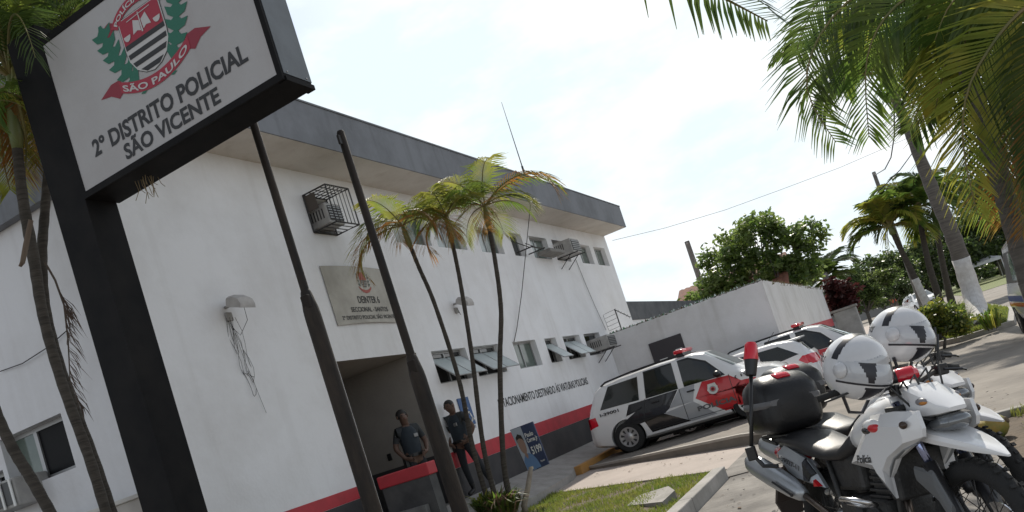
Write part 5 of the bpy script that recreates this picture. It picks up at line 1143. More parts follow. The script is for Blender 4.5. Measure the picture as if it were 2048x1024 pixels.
def xloft(mb, st_, seg=14, cap=True, pw=2.4):
    """stations (x, zlow, zhigh, halfwidth[, ycentre]) -> rounded superellipse loft"""
    rings = []
    for s in st_:
        x, z0, z1, w = s[:4]; yc = s[4] if len(s) > 4 else 0; r = []
        for j in range(seg):
            a = 2*math.pi*j/seg; c, sn = math.cos(a), math.sin(a); r.append(Vector((x, yc+w*math.copysign(abs(c)**(2/pw), c), (z0+z1)/2+(z1-z0)/2*math.copysign(abs(sn)**(2/pw), sn))))
        rings.append(r)
    mb.loft(rings, cap)
def mc_wheel(t, name, x, r, w, spokes=20):
    m = MB(); prof = [(r-.050+.050*math.cos(a), w*math.sin(a)) for a in [2*math.pi*i/12 for i in range(12)]]; m.lathe(prof, 40, 'y', (x, 0, r), True); wh = m.build(name, RUBBER, t, smooth=True, world=False)
    m = MB()
    for i in range(44):        # tread knobs
        a = 2*math.pi*i/44
        for yy in (-.5, .5) if i % 2 else (0,):
            c = Vector((x+(r+.001)*math.cos(a), yy*w, r+(r+.001)*math.sin(a))); e = Vector((-math.sin(a), 0, math.cos(a)))*.010; f = Vector((math.cos(a), 0, math.sin(a)))*.004; g = Vector((0, w*.26, 0))
            m.add([c-e-g-f, c+e-g-f, c+e+g-f, c-e+g-f, c-e-g+f, c+e-g+f, c+e+g+f, c-e+g+f], [(0,3,2,1),(4,5,6,7),(0,1,5,4),(1,2,6,5),(2,3,7,6),(3,0,4,7)])
    m.build('tread', RUBBER, wh, world=False, kind='stuff')
    m = MB(); m.lathe([(r-.095, -.022), (r-.075, -.026), (r-.07, 0), (r-.075, .026), (r-.095, .022), (r-.09, 0)], 40, 'y', (x, 0, r), True); m.build('rim', mat('alloy_rim', (.10, .10, .11), .35, .7), wh, smooth=True, world=False)
    m = MB(); m.lathe([(0, -.06), (.05, -.06), (.055, -.045), (.03, -.03), (.03, .03), (.055, .045), (.05, .06), (0, .06)], 16, 'y', (x, 0, r)); m.build('hub', mat('alloy_hub', (.25, .25, .25), .4, .8), wh, smooth=30, world=False)
    m = MB(); m.lathe([(.075, .068), (.125, .068), (.125, .074), (.075, .074)], 28, 'y', (x, 0, r), True); m.build('brake_disc', CHROME, wh, world=False, smooth=30)
    for i in range(spokes):
        a = 2*math.pi*i/spokes; s = 1 if i % 2 else -1; b_ = a+s*.55*(1 if (i//2) % 2 else -1)
        m = MB(); m.path([(x+.05*math.cos(b_), s*.045, r+.05*math.sin(b_)), (x+(r-.085)*math.cos(a), s*.008, r+(r-.085)*math.sin(a))], .0028, 4, False); m.build('spoke', IRON, wh, world=False, fix=False)
    return wh
SHR = [(.877, .90), (.64, .70), (.868, .665), (.90, .60), (.989, .517), (.992, .626), (1.098, .726), (1.238, .785), (1.34, .83), (1.355, .87), (1.34, .955), (1.152, .965), (.946, .955)]
TAILP = [(-.314, .76), (-.18, .812), (.09, .715), (.18, .62), (.236, .541), (.139, .55), (-.072, .583), (-.218, .648)]
def motorcycle(label, M, number):
    t = thing('police_motorcycle', label, 'motorcycle', tuple(M.to_translation()), 'police motorcycles parked in the foreground'); t.matrix_world = M; t.rotation_euler = M.to_euler(); t.location = M.to_translation()
    def B(m, name, mm, par=t, **k): return m.build(name, mm, par, world=False, **k)
    mc_wheel(t, 'front_wheel', 1.417, .345, .045, 24); mc_wheel(t, 'rear_wheel', 0, .315, .060, 20)
    for y in (-.095, .095):
        m = MB(); m.path([(1.10, y, 1.0), (1.262, y, .66)], .020, 10); B(m, 'fork_tube', BLUEF, smooth=True)
        m = MB(); m.path([(1.245, y, .69), (1.40, y, .37), (1.417, y, .335)], [.033, .031, .026], 10); B(m, 'fork_leg', mat('fork_black', (.02, .02, .022), .35), smooth=True)
        m = MB(); xloft(m, [(1.16, .60, .68, .012, y*1.25), (1.30, .50, .66, .016, y*1.28), (1.38, .36, .50, .012, y*1.28)], 8); B(m, 'fork_guard', mat('guard_grey', (.12, .125, .13), .5))
    m = MB(); m.bbox(1.04, 1.16, -.13, .13, .955, .985, .01); m.bbox(1.10, 1.22, -.13, .13, .80, .83, .01); B(m, 'triple_clamp', ENG)
    # white plastics
    for sg_ in (-1, 1):
        m = MB(); shell_panel(m, SHR, sg_*.155, sg_*.205, .66); sh = B(m, 'tank_shroud', BW, smooth=20)
        m = MB(); shell_panel(m, [(.985, .62), (1.085, .72), (1.22, .782), (1.30, .80), (1.10, .80), (1.0, .74)], sg_*.16, sg_*.178, .6); B(m, 'shroud_intake', mat('intake_grey', (.24, .25, .26), .4), sh)
        m = MB(); m.ball((.99, sg_*.185, .905), (.085, .025, .036), 14, 8); B(m, 'shroud_badge', CARWHITE, sh, smooth=True)
        m = MB(); m.ball((1.02, sg_*.193, .895), (.058, .024, .026), 12, 8); B(m, 'red_flash', CARRED, sh, smooth=True)
        m = MB(); m.ball((.955, sg_*.194, .885), (.05, .022, .022), 12, 8); B(m, 'dark_flash', CARBLACK, sh, smooth=True)
        m = MB(); u0 = (.80, .712) if sg_ < 0 else (.935, .704); du = .135 if sg_ < 0 else -.135
        text_map(m, 'Polícia', lambda u, v: Vector((u0[0]+du*u+.01*v, sg_*.2085, u0[1]+.004*u+.045*v)), .02); B(m, 'side_lettering', LETTER, sh, fix=False)
        m = MB(); shell_panel(m, TAILP, sg_*.13, sg_*.158, .7); tp_ = B(m, 'tail_panel', BSIL, smooth=40)
        m = MB(); shell_panel(m, [(.075, .725), (.17, .63), (.10, .575), (.03, .585)], sg_*.137, sg_*.166, .8, .01); B(m, 'tail_band', CARBLACK, tp_)
        m = MB(); shell_panel(m, [(.165, .60), (.215, .555), (.15, .553)], sg_*.14, sg_*.166, .8, .01); B(m, 'tail_flash', CARRED, tp_)
        m = MB(); d0 = Vector((-.24, sg_*.164, .725)); dx = Vector((.25, 0, -.075))
        if sg_ > 0: d0 = d0+dx; dx = -dx
        text_map(m, number, lambda u, v: d0+dx*u+Vector((.012, 0, .034))*v, .02); B(m, 'fleet_number', LETTER, tp_, fix=False)
    m = MB(); xloft(m, [(.55, .76, .86, .10), (.68, .74, .95, .12), (.85, .74, 1.02, .142), (1.0, .76, 1.035, .14), (1.10, .82, 1.0, .11), (1.15, .86, .95, .07)], 18); B(m, 'fuel_tank', BW, smooth=True)
    m = MB(); m.lathe([(0, .012), (.035, .012), (.04, 0)], 16, 'z', (.88, 0, 1.035)); B(m, 'fuel_cap', CHROME)
    m = MB(); xloft(m, [(1.06, .80, .90, .08), (1.18, .80, .88, .105), (1.32, .775, .842, .105), (1.44, .75, .808, .088), (1.54, .727, .776, .064), (1.62, .712, .742, .036), (1.68, .70, .71, .008)], 12, pw=5); B(m, 'front_fender', BW, smooth=22)
    m = MB(); xloft(m, [(1.12, .97, 1.03, .05), (1.15, .915, 1.065, .085), (1.22, .90, 1.07, .102), (1.30, .905, 1.03, .098), (1.38, .915, .975, .078), (1.43, .925, .945, .045)], 12, pw=5); cw = B(m, 'headlight_cowl', BW, smooth=22)
    m = MB(); m.prism([(1.16, .895), (1.30, .892), (1.36, .90), (1.30, .915), (1.18, .92)], lambda u, v: Vector((u, -.112, v)), lambda u, v: Vector((u, .112, v))); B(m, 'cowl_gap', BLACK_PL, cw)
    m = MB(); xloft(m, [(1.24, .835, .91, .085), (1.34, .828, .915, .088), (1.41, .835, .915, .072), (1.45, .855, .90, .04)], 14); B(m, 'headlight', HLG, smooth=True)
    m = MB(); xloft(m, [(1.06, 1.01, 1.07, .04), (1.10, 1.02, 1.10, .055), (1.15, 1.03, 1.08, .06)], 12); B(m, 'instrument_visor', BW, smooth=32)
    m = MB(); m.bbox(1.03, 1.10, -.075, .075, 1.03, 1.09, .012); B(m, 'instrument_panel', BLACK_PL)
    for sg_ in (-1, 1):
        m = MB(); m.ball((1.315, sg_*.090, .985), (.026, .018, .012), 10, 6); m.v = [p_+Vector((0, 0, 0)) for p_ in m.v]; B(m, 'cowl_badge', mat('badge_amber', (.50, .20, .04), .4), cw, smooth=True)
        m = MB(); m.ball((1.30, sg_*.087, .99), (.042, .020, .020), 10, 6); B(m, 'cowl_badge_rim', mat('badge_grey', (.22, .21, .22), .4), cw, smooth=True)
    for sg_ in (-1, 1):
        m = MB(); m.ball((1.28, sg_*.20, .90), (.026, .017, .02), 10, 6); m.path([(1.26, sg_*.11, .91), (1.28, sg_*.19, .90)], .011, 6); B(m, 'turn_signal', mat('smoked_lens', (.05, .03, .02), .25), smooth=True)
    # bars
    m = MB(); m.path([(.93, -.40, 1.10), (1.0, -.28, 1.12), (1.06, -.10, 1.08), (1.06, .10, 1.08), (1.0, .28, 1.12), (.93, .40, 1.10)], .013, 8); B(m, 'handlebar', IRON, smooth=True)
    for sg_ in (-1, 1):
        m = MB(); m.path([(.995, sg_*.29, 1.118), (.93, sg_*.41, 1.10)], .019, 10); B(m, 'grip', RUBBER, smooth=True)
        m = MB(); m.path([(1.05, sg_*.25, 1.11), (1.04, sg_*.36, 1.09), (1.0, sg_*.41, 1.08)], .007, 5); m.bbox(.99, 1.05, sg_*.25-.03, sg_*.25+.03, 1.08, 1.14, .008); B(m, 'lever', BLACK_PL)
        m = MB(); m.path([(1.02, sg_*.24, 1.12), (1.02, sg_*.27, 1.22), (.99, sg_*.31, 1.29)], .007, 6); B(m, 'mirror_stalk', BLACK_PL)
    m = MB()
    for k in range(5): m.path([(1.08, -.08+.04*k, 1.06), (1.20, -.16+.07*k, 1.08+.02*k), (1.22, -.10+.05*k, .98), (1.14, -.03+.02*k, .90)], .006, 5)
    B(m, 'control_cables', BLACK_PL)
    # seat, tail, rack
    m = MB(); xloft(m, [(-.36, .80, .875, .11), (-.22, .78, .890, .135), (.02, .745, .875, .15), (.16, .715, .825, .155), (.32, .69, .785, .15), (.46, .69, .790, .135), (.58, .72, .87, .12), (.64, .76, .91, .10)], 16); B(m, 'seat', SEAT, smooth=True)
    m = MB(); m.path([(-.30, -.12, .82), (-.53, -.10, .855), (-.53, .10, .855), (-.30, .12, .82)], .013, 6); m.box(-.54, -.16, -.11, .11, .862, .878); m.box(-.5, -.25, -.06, .06, .82, .868); B(m, 'rear_rack', ENG)
    m = MB(); xloft(m, [(-.55, .93, 1.12, .13), (-.535, .90, 1.20, .175), (-.49, .885, 1.255, .20), (-.38, .88, 1.285, .212), (-.28, .88, 1.28, .212), (-.18, .89, 1.23, .198), (-.14, .92, 1.17, .165), (-.125, .96, 1.10, .12)], 32, pw=4.2); tc_ = B(m, 'top_case', BOXM, smooth=True)
    m = MB(); xloft(m, [(-.558, 1.075, 1.115, .14), (-.543, 1.072, 1.118, .182), (-.49, 1.06, 1.12, .209), (-.38, 1.06, 1.12, .219), (-.28, 1.06, 1.12, .219), (-.175, 1.062, 1.118, .206), (-.13, 1.075, 1.115, .172)], 32, pw=6); B(m, 'reflex_band', GREYB, tc_, smooth=40)
    m = MB(); xloft(m, [(-.31, 1.268, 1.288, .05), (-.26, 1.262, 1.284, .06), (-.21, 1.240, 1.262, .05)], 12); B(m, 'red_reflector', REDLENS, tc_, smooth=True)
    m = MB(); m.bbox(-.565, -.54, -.05, .05, 1.0, 1.06, .008); B(m, 'latch', BLACK_PL, tc_)
    m = MB(); xloft(m, [(-.44, .70, .80, .09), (-.36, .68, .80, .10), (-.25, .66, .78, .09)], 12); B(m, 'tail_light', REDLENS, smooth=True)
    m = MB(); rings = [[Vector((x, y, z)) for x, y, z in q_] for q_ in ([(-.30, -.085, .70), (-.30, .085, .70), (-.28, .085, .69), (-.28, -.085, .69)], [(-.50, -.095, .58), (-.50, .095, .58), (-.47, .095, .57), (-.47, -.095, .57)], [(-.60, -.10, .40), (-.60, .10, .40), (-.57, .10, .40), (-.57, -.10, .40)], [(-.585, -.07, .30), (-.585, .07, .30), (-.565, .07, .30), (-.565, -.07, .30)])]; m.loft(rings); B(m, 'mud_flap', MUDF, smooth=30)
    m = MB(); m.bbox(-.565, -.545, -.10, .10, .50, .64, .004); B(m, 'number_plate', CARGREY)
    # exhaust
    ax0, ax1 = Vector((-.56, -.225, .725)), Vector((.06, -.185, .50)); m = MB(); pts_ = [ax0.lerp(ax1, f) for f in (0, .03, .12, .45, .75, .92, 1.0)]; m.path(pts_, [.036, .052, .060, .062, .055, .042, .028], 16, squash=1.3); mu_ = B(m, 'muffler', BSIL, smooth=True)
    m = MB(); m.path([ax0-Vector((.012, 0, -.005)), ax0+Vector((.02, 0, 0))], [.034, .034], 14); B(m, 'muffler_tip', BLACK_PL, mu_)
    m = MB(); m.path([(-.17, -.275, .60), (.0, -.252, .52)], .008, 5); B(m, 'shield_slot', BLACK_PL, mu_); m = MB(); m.ball((.0, -.246, .515), .012, 8, 6); B(m, 'shield_bolt', IRON, mu_)
    m = MB(); m.path([(.06, -.185, .50), (.25, -.17, .40), (.5, -.15, .27), (.80, -.11, .27), (.93, -.06, .38), (.87, -.03, .55)], .021, 10); B(m, 'exhaust_pipe', mat('burnt_steel', (.16, .13, .11), .35, .9), smooth=True)
    # engine, frame, swing arm
    m = MB(); m.bbox(.42, .86, -.15, .15, .27, .50, .04); m.lathe([(0, -.19), (.09, -.19), (.105, -.17), (.105, .17), (.09, .19), (0, .19)], 20, 'y', (.56, 0, .40)); m.lathe([(0, -.185), (.07, -.185), (.085, -.165), (.085, .15), (0, .15)], 20, 'y', (.76, 0, .38)); en = B(m, 'engine', ENG, smooth=35)
    for k in range(7):
        z = .50+.035*k; m = MB(); m.bbox(.68+.014*k, .87+.014*k, -.12, .12, z, z+.016, .004); B(m, 'cooling_fin', ENG, en)
    m = MB(); m.bbox(.70, .92, -.10, .10, .50, .76, .02); m.bbox(.25, .62, -.10, .10, .52, .74, .03); m.bbox(.92, 1.02, -.14, .14, .50, .74, .015); B(m, 'airbox_and_cooler', ENG)
    for sg_ in (-1, 1):
        m = MB(); m.path([(1.08, sg_*.03, .92), (.95, sg_*.10, .72), (.92, sg_*.11, .34), (.80, sg_*.12, .24), (.45, sg_*.12, .26), (.36, sg_*.12, .50), (.30, sg_*.11, .72), (-.28, sg_*.10, .80)], .017, 7); B(m, 'frame_tube', ENG, smooth=True)
        m = MB(); m.path([(.42, sg_*.11, .40), (.18, sg_*.12, .345), (0, sg_*.115, .315)], [.03, .027, .024], 8); B(m, 'swing_arm', BSIL if sg_ < 0 else ENG, smooth=True)
        m = MB(); m.path([(.60, sg_*.17, .40), (.62, sg_*.29, .41)], .013, 6); m.bbox(.575, .665, sg_*.30-.05, sg_*.30+.05, .395, .42, .008); B(m, 'foot_peg', CHROME)
    m = MB(); m.path([(.64, -.24, .50), (.70, -.30, .535), (.86, -.30, .535), (.90, -.25, .51), (.88, -.21, .49), (.70, -.20, .475), (.64, -.24, .50)], .014, 7); B(m, 'crash_bar', CHROME, smooth=True)
    m = MB(); m.path([(.62, -.18, .42), (.80, -.22, .37), (.93, -.22, .37)], .009, 6); B(m, 'brake_pedal', CHROME)
    m = MB(); m.path([(.45, .14, .30), (.40, .26, .12), (.38, .33, .02)], .013, 6); B(m, 'side_stand', IRON)
    return t
MN = bike_matrix(-.785, 5.56, -56, .092, -.205); MF = bike_matrix(-.80, 6.46, -52, .092, -.205)
bn = motorcycle('nearest white police motorcycle with black top case and light mast', MN, 'I-39027-11')
bf = motorcycle('second white police motorcycle standing just behind the nearest one', MF, 'I-39027-12')
def in_bike(par, M, mb_, name, mm, **k): Mi = M.inverted(); mb_.v = [Mi @ p_ for p_ in mb_.v]; return mb_.build(name, mm, par, world=False, **k)
# light mast on the near bike's rack
dm = 5.52; top_, bot_ = at_d(1502, 745, dm-.02), at_d(1503, 905, dm-.12)
m = MB(); m.path([bot_, top_], .013, 10); in_bike(bn, MN, m, 'light_mast', BLACK_PL, smooth=True)
m = MB(); ax = (top_-bot_).normalized(); l0 = at_d(1502, 720, dm); m.path([top_-ax*.02, l0-ax*.012, l0], [.034, .044, .044], 16); in_bike(bn, MN, m, 'mast_lamp_base', BLACK_PL, smooth=35)
m = MB(); m.path([l0, l0+ax*.015, l0+ax*.10, l0+ax*.118], [.048, .048, .041, .030], 18); in_bike(bn, MN, m, 'mast_lamp', REDLENS, smooth=35)
m = MB(); m.path([bot_, bot_+Vector((.05, -.02, -.1)), bot_+Vector((.14, -.05, -.12))], .014, 6); m.bbox(bot_.x-.03, bot_.x+.03, bot_.y-.03, bot_.y+.03, bot_.z-.05, bot_.z+.04, .008); in_bike(bn, MN, m, 'mast_bracket', BLACK_PL)
# strobe on the near handlebar
c0, c1_ = at_d(1775, 762, 4.45), at_d(1815, 752, 4.42); ax = (c1_-c0).normalized()
m = MB(); m.path([c0-ax*.03, c0+ax*.045], [.050, .050], 18); in_bike(bn, MN, m, 'strobe_base', BLACK_PL, smooth=35)
m = MB(); m.path([c0+ax*.045, c0+ax*.06, c0+ax*.13, c0+ax*.155], [.048, .052, .050, .026], 18); in_bike(bn, MN, m, 'strobe_lens', REDLENS, smooth=35)
# ------------------------------------------------------------------ helmets
HW = mat('helmet_white', (.66, .66, .67), .22, coat=.6, col2=(.58, .58, .59), scale=4); HV = mat('helmet_visor', (.36, .37, .39), .08, coat=.8, col2=(.50, .51, .53), scale=2); HB = mat('helmet_black_trim', (.018, .018, .024), .35)
def helmet(label, c, face, tilt, roll=0, s=1.0):
    t = thing('helmet', label, 'helmet', tuple(c), 'white helmets on the motorcycles'); yaw = math.atan2(face.y, face.x)
    t.rotation_euler = (Matrix.Rotation(yaw, 3, 'Z') @ Matrix.Rotation(tilt, 3, 'Y') @ Matrix.Rotation(roll, 3, 'X')).to_euler(); t.scale = (s, s, s)
    G = {'s': MB(), 'v': MB(), 'b': MB()}; n, k = 150, 96
    def pt(i, j, off=0):
        th, ph = math.pi*i/k, 2*math.pi*j/n; dx, dy, dz = math.sin(th)*math.cos(ph), math.sin(th)*math.sin(ph), math.cos(th)
        x, y, z = dx*.150, dy*.128, dz*.150
        ch = max(0, dx)*max(0, min(1, (.25-dz)/.5)); x *= 1+.22*ch; y *= 1-.06*ch
        if dx < 0: x *= 1.02; z *= 1-.05*dx*0
        if z < -.128: z = -.128-(z+.128)*-.12
        return Vector((x, y, z))*(1+off)
    for i in range(k):
        for j in range(n):
            th, ph = math.pi*(i+.5)/k, 2*math.pi*(j+.5)/n; dx, dy, dz = math.sin(th)*math.cos(ph), math.sin(th)*math.sin(ph), math.cos(th); ay = abs(dy)
            g, off = 's', 0
            if dx > .12 and -.30 < dz < .50-.25*ay: g, off = 'v', .014
            if dx > .05 and -.36 < dz < -.29: g, off = 'b', .012
            if g == 'v' and -.26 < dz < .30 and abs(ay-.50) < .05+.17*(dz+.26)/.56: g, off = 'b', .017
            if dx > .30 and -.86 < dz < -.42 and abs(ay-.30) < .5*(dz+.86)+.04: g, off = 'b', .01
            if -.20 < dx-.1*dz < .03 and dz > .30: g, off = 'b', .006
            if g == 's' and dx < -.2 and -.12 < dz < .06 and ay > .5: g, off = 's', 0
            G[g].add([pt(i, j, off), pt(i+1, j, off), pt(i+1, j+1, off), pt(i, j+1, off)], [(0,1,2,3)])
    G['s'].build('shell', HW, t, smooth=True, world=False, weld=.0004); G['v'].build('visor', HV, t, smooth=True, world=False, weld=.0004); G['b'].build('black_trim', HB, t, smooth=True, world=False, weld=.0004)
    for sg_ in (-1, 1):
        m = MB(); m.lathe([(0, .016*sg_), (.03, .014*sg_), (.036, 0)], 18, 'y', (.03, sg_*.122, .0)); m.build('visor_pivot', HW, t, smooth=True, world=False)
        m = MB(); text_map(m, 'ROCAM', lambda u, v: Vector((-.105+.055*(u if sg_ < 0 else 1-u), sg_*(.1005+.012*u*(1 if sg_ < 0 else 1)), .015+.03*v)), .03); m.build('helmet_lettering', HB, t, world=False, fix=False)
    m = MB(); m.path([(.02, -.09, -.11), (.03, -.05, -.19), (.03, .03, -.20), (.02, .09, -.11)], .008, 5); m.build('chin_strap', HB, t, world=False)
    return t
helmet('white helmet nearest the top case, resting on the nearest motorcycle', at_d(1712, 735, 4.35), Vector((.72, -.70, 0)), R(20), R(-12), 1.18)
helmet('white helmet farther right, hung on the second motorcycle', at_d(1800, 672, 4.95), Vector((.86, -.50, 0)), R(14), R(-14), 1.18)
# ------------------------------------------------------------------ people
SKIN = mat('skin', (.13, .072, .05), .6, col2=(.10, .057, .04), scale=8); HAIR = mat('black_hair', (.012, .010, .009), .6)
U_SH = mat('police_shirt', (.038, .043, .046), .85, col2=(.025, .028, .031), scale=6); U_TR = mat('police_trousers', (.018, .020, .024), .9); U_BT = mat('black_boots', (.010, .010, .010), .4); U_VE = mat('police_vest', (.022, .032, .042), .8, col2=(.014, .021, .03), scale=8)
def person(label, loc, deg, J, colors, group=None, s=1.0, vest=True, name='person'):
    """one continuous skin-modifier body; J overrides joints (x forward, y left, z up) of a 1.74 m adult"""
    t = thing(name, label, 'person', tuple(loc), group); t.rotation_euler = (0, 0, R(deg)); t.scale = (s, s, s)
    D = dict(pel=(0, 0, .95, .135), sp=(0, 0, 1.12, .128), ch=(0, 0, 1.32, .150), nk=(0, 0, 1.47, .060), hb=(.012, 0, 1.545, .068), hd=(.022, 0, 1.63, .092), ht=(.008, 0, 1.705, .070), no=(.112, 0, 1.605, .014),
             lsh=(0, .175, 1.41, .068), lel=(-.02, .25, 1.13, .048), lwr=(.06, .24, .90, .033), lha=(.08, .235, .83, .036), rsh=(0, -.175, 1.41, .068), rel=(-.02, -.25, 1.13, .048), rwr=(.06, -.24, .90, .033), rha=(.08, -.235, .83, .036),
             lhi=(0, .095, .90, .095), lkn=(.01, .105, .49, .066), lan=(-.02, .11, .09, .046), lto=(.15, .13, .035, .042), rhi=(0, -.095, .90, .095), rkn=(.01, -.105, .49, .066), ran=(-.02, -.11, .09, .046), rto=(.15, -.13, .035, .042))
    for k_, v_ in J.items(): D[k_] = (*v_, D[k_][3])
    for sd in 'lr':       # five fingers fanned from each hand, curled a little
        h = Vector(D[sd+'ha'][:3]); w = Vector(D[sd+'wr'][:3]); d = (h-w).normalized(); q = d.cross(Vector((0, 1, 0))).normalized() if abs(d.y) < .9 else Vector((1, 0, 0)); c_ = d.cross(q)
        for i, (o, L) in enumerate(((.030, .062), (.010, .070), (-.010, .066), (-.028, .052), (.036, .040))):
            p = h+q*o+d*(.028 if i < 4 else -.005); D[f'{sd}f{i}'] = (*(p+d*L*.5+(q*.02 if i == 4 else Vector())), .0095); D[f'{sd}g{i}'] = (*(p+d*L*.9+c_*.015+(q*.03 if i == 4 else Vector())), .0075)
    E_ = [('pel', 'sp'), ('sp', 'ch'), ('ch', 'nk'), ('nk', 'hb'), ('hb', 'hd'), ('hd', 'ht'), ('hd', 'no'), ('ch', 'lsh'), ('lsh', 'lel'), ('lel', 'lwr'), ('lwr', 'lha'), ('ch', 'rsh'), ('rsh', 'rel'), ('rel', 'rwr'), ('rwr', 'rha'),
          ('pel', 'lhi'), ('lhi', 'lkn'), ('lkn', 'lan'), ('lan', 'lto'), ('pel', 'rhi'), ('rhi', 'rkn'), ('rkn', 'ran'), ('ran', 'rto')] + [(f'{a}ha', f'{a}f{i}') for a in 'lr' for i in range(5)] + [(f'{a}f{i}', f'{a}g{i}') for a in 'lr' for i in range(5)]
    names = list(D); ix = {n_: i for i, n_ in enumerate(names)}
    me = bpy.data.meshes.new('p'); me.from_pydata([D[n_][:3] for n_ in names], [(ix[a], ix[b_]) for a, b_ in E_], []); o = bpy.data.objects.new('p', me); COL.objects.link(o)
    md = o.modifiers.new('s', 'SKIN'); md.use_smooth_shade = True; sv = me.skin_vertices[0].data
    for n_, i in ix.items(): sv[i].radius = (D[n_][3]*(.86 if n_ in ('ch', 'sp', 'pel') else 1), D[n_][3]*(1.08 if n_ in ('ch', 'sp', 'pel') else 1)); sv[i].use_root = n_ == 'pel'
    sb = o.modifiers.new('u', 'SUBSURF'); sb.levels = 2; sb.render_levels = 2
    m2 = bpy.data.meshes.new_from_object(o.evaluated_get(bpy.context.evaluated_depsgraph_get())); bpy.data.objects.remove(o); m2.name = 'body'
    m2.materials.clear()
    for k_ in ('skin', 'shirt', 'trousers', 'boots'): m2.materials.append(colors[k_])
    seg = [(Vector(D[a][:3]), Vector(D[b_][:3]), a, b_) for a, b_ in E_]
    def reg(p):
        best = None
        for a, b_, na, nb in seg:
            ab = b_-a; u = max(0, min(1, (p-a).dot(ab)/max(1e-9, ab.length_squared))); d = (p-(a+ab*u)).length-(D[na][3]*(1-u)+D[nb][3]*u)
            if best is None or d < best[0]: best = (d, na, nb, u)
        _, na, nb, u = best
        if nb in ('hd', 'ht', 'no', 'hb') or (nb == 'nk' and u > .75): return 0
        if na[1:] == 'sh' and u > .72: return 0
        if na[1:] in ('el', 'wr', 'ha') or na[1] in 'fg' and len(na) == 3 and na[2].isdigit(): return 0
        if nb[1:] in ('hi', 'kn') or (nb[1:] == 'an' and u < .7): return 2
        if nb[1:] in ('an', 'to'): return 3
        return 2 if p.z < .97 else 1
    for p_ in m2.polygons: p_.material_index = reg(p_.center); p_.use_smooth = True
    bo = bpy.data.objects.new('body', m2); COL.objects.link(bo); bo.parent = t
    hd = Vector(D['hd'][:3])
    m = MB(); m.ball(hd+Vector((-.018, 0, .022)), (.098, .090, .092), 18, 12); m.v = [v_ if not (v_.x > hd.x+.035 and v_.z < hd.z+.062) and v_.z > hd.z-.055 else hd+(v_-hd)*.72 for v_ in m.v]; m.build('hair', colors.get('hair', HAIR), t, smooth=True, world=False)
    for sg_ in (-1, 1):
        m = MB(); m.ball(hd+Vector((.082, sg_*.034, .004)), (.010, .014, .008), 8, 6); m.build('eye', HAIR, t, smooth=True, world=False)
        m = MB(); m.ball(hd+Vector((0, sg_*.092, -.01)), (.022, .012, .032), 8, 6); m.build('ear', colors['skin'], t, smooth=True, world=False)
    m = MB(); m.ball(hd+Vector((.082, 0, -.058)), (.010, .024, .006), 8, 6); m.build('mouth', mat('lips', (.18, .07, .06), .6), t, smooth=True, world=False)
    if vest:
        rings = []
        for z, a, b_ in ((.985, .132, .155), (1.10, .138, .16), (1.25, .146, .168), (1.36, .138, .15), (1.44, .09, .10)):
            q0 = Vector(D['pel'][:3]).lerp(Vector(D['ch'][:3]), min(1, (z-.95)/.37)); rings.append([Vector((q0.x+a*math.cos(i*.4488), q0.y+b_*math.sin(i*.4488), z)) for i in range(14)])
        m = MB(); m.loft(rings); m.build('vest', U_VE, t, smooth=40, world=False)
        rings = [[Vector((D['pel'][0]+.150*math.cos(i*.4488), D['pel'][1]+.165*math.sin(i*.4488), z)) for i in range(14)] for z in (.945, 1.0)]
        m = MB(); m.loft(rings); bl = m.build('belt', U_BT, t, world=False)
        m = MB(); m.bbox(-.04, .07, -.215, -.155, .80, .98, .015); m.build('holster', U_BT, t, world=False)
        m = MB(); m.bbox(.125, .15, .03, .10, 1.24, 1.30, .006); m.build('badge', mat('badge_steel', (.3, .3, .3), .4, .6), t, world=False)
        for sg_ in (-1, 1): m = MB(); m.bbox(-.03, .03, sg_*.235-.006, sg_*.235+.006, 1.28, 1.35, .004); m.build('sleeve_patch', mat('patch_grey', (.22, .2, .2), .7), t, world=False)
    return t
OFC = dict(skin=SKIN, shirt=U_SH, trousers=U_TR, boots=U_BT)
person('police officer in dark uniform standing inside the porch behind the low red wall', (-7.22, 11.15, .37), -32, dict(lel=(.02, .26, 1.13), lwr=(.15, .17, .98), lha=(.19, .11, .96), rel=(-.03, -.27, 1.14), rwr=(.10, -.21, .95), rha=(.16, -.16, .92), hd=(.03, -.02, 1.63), no=(.10, -.05, 1.605)), OFC, 'police officers by the entrance', .965)
person('police officer leaning by the porch with a hand on his belt, legs apart', (-7.0, 12.33, .36), -95, dict(lel=(.02, .33, 1.14), lwr=(.10, .20, .95), lha=(.13, .13, .93), rel=(-.02, -.27, 1.13), rwr=(.12, -.18, .96), rha=(.16, -.11, .93), lkn=(.05, .24, .50), lan=(.02, .37, .09), lto=(.18, .42, .035), rkn=(.03, -.09, .49), ran=(.0, -.06, .09), rto=(.17, -.09, .035), hd=(.03, -.03, 1.62), no=(.095, -.07, 1.595)), OFC, 'police officers by the entrance', .955)
ORG = mat('orange_shirt', (.45, .10, .05), .8); JEAN = mat('blue_jeans', (.05, .07, .12), .85); LBL = mat('light_blue_shirt', (.16, .24, .40), .8); DK = mat('dark_clothes', (.03, .03, .035), .85); WSH = mat('white_shirt', (.5, .5, .5), .8)
q = at_z(1797, 634, G0+.11)
person('distant pedestrian in an orange top and white cap on the sidewalk', (q.x, q.y, G0+.11), -80, {}, dict(skin=SKIN, shirt=ORG, trousers=mat('tan_shorts', (.3, .22, .16), .8), boots=U_BT, hair=WSH), 'distant pedestrians', 1.0, False)
q = at_z(1956, 572, G0+.02)
person('distant pedestrian in a light blue shirt near the tent', (q.x, q.y, G0+.02), 100, {}, dict(skin=SKIN, shirt=LBL, trousers=JEAN, boots=U_BT), 'distant pedestrians', 1.0, False)
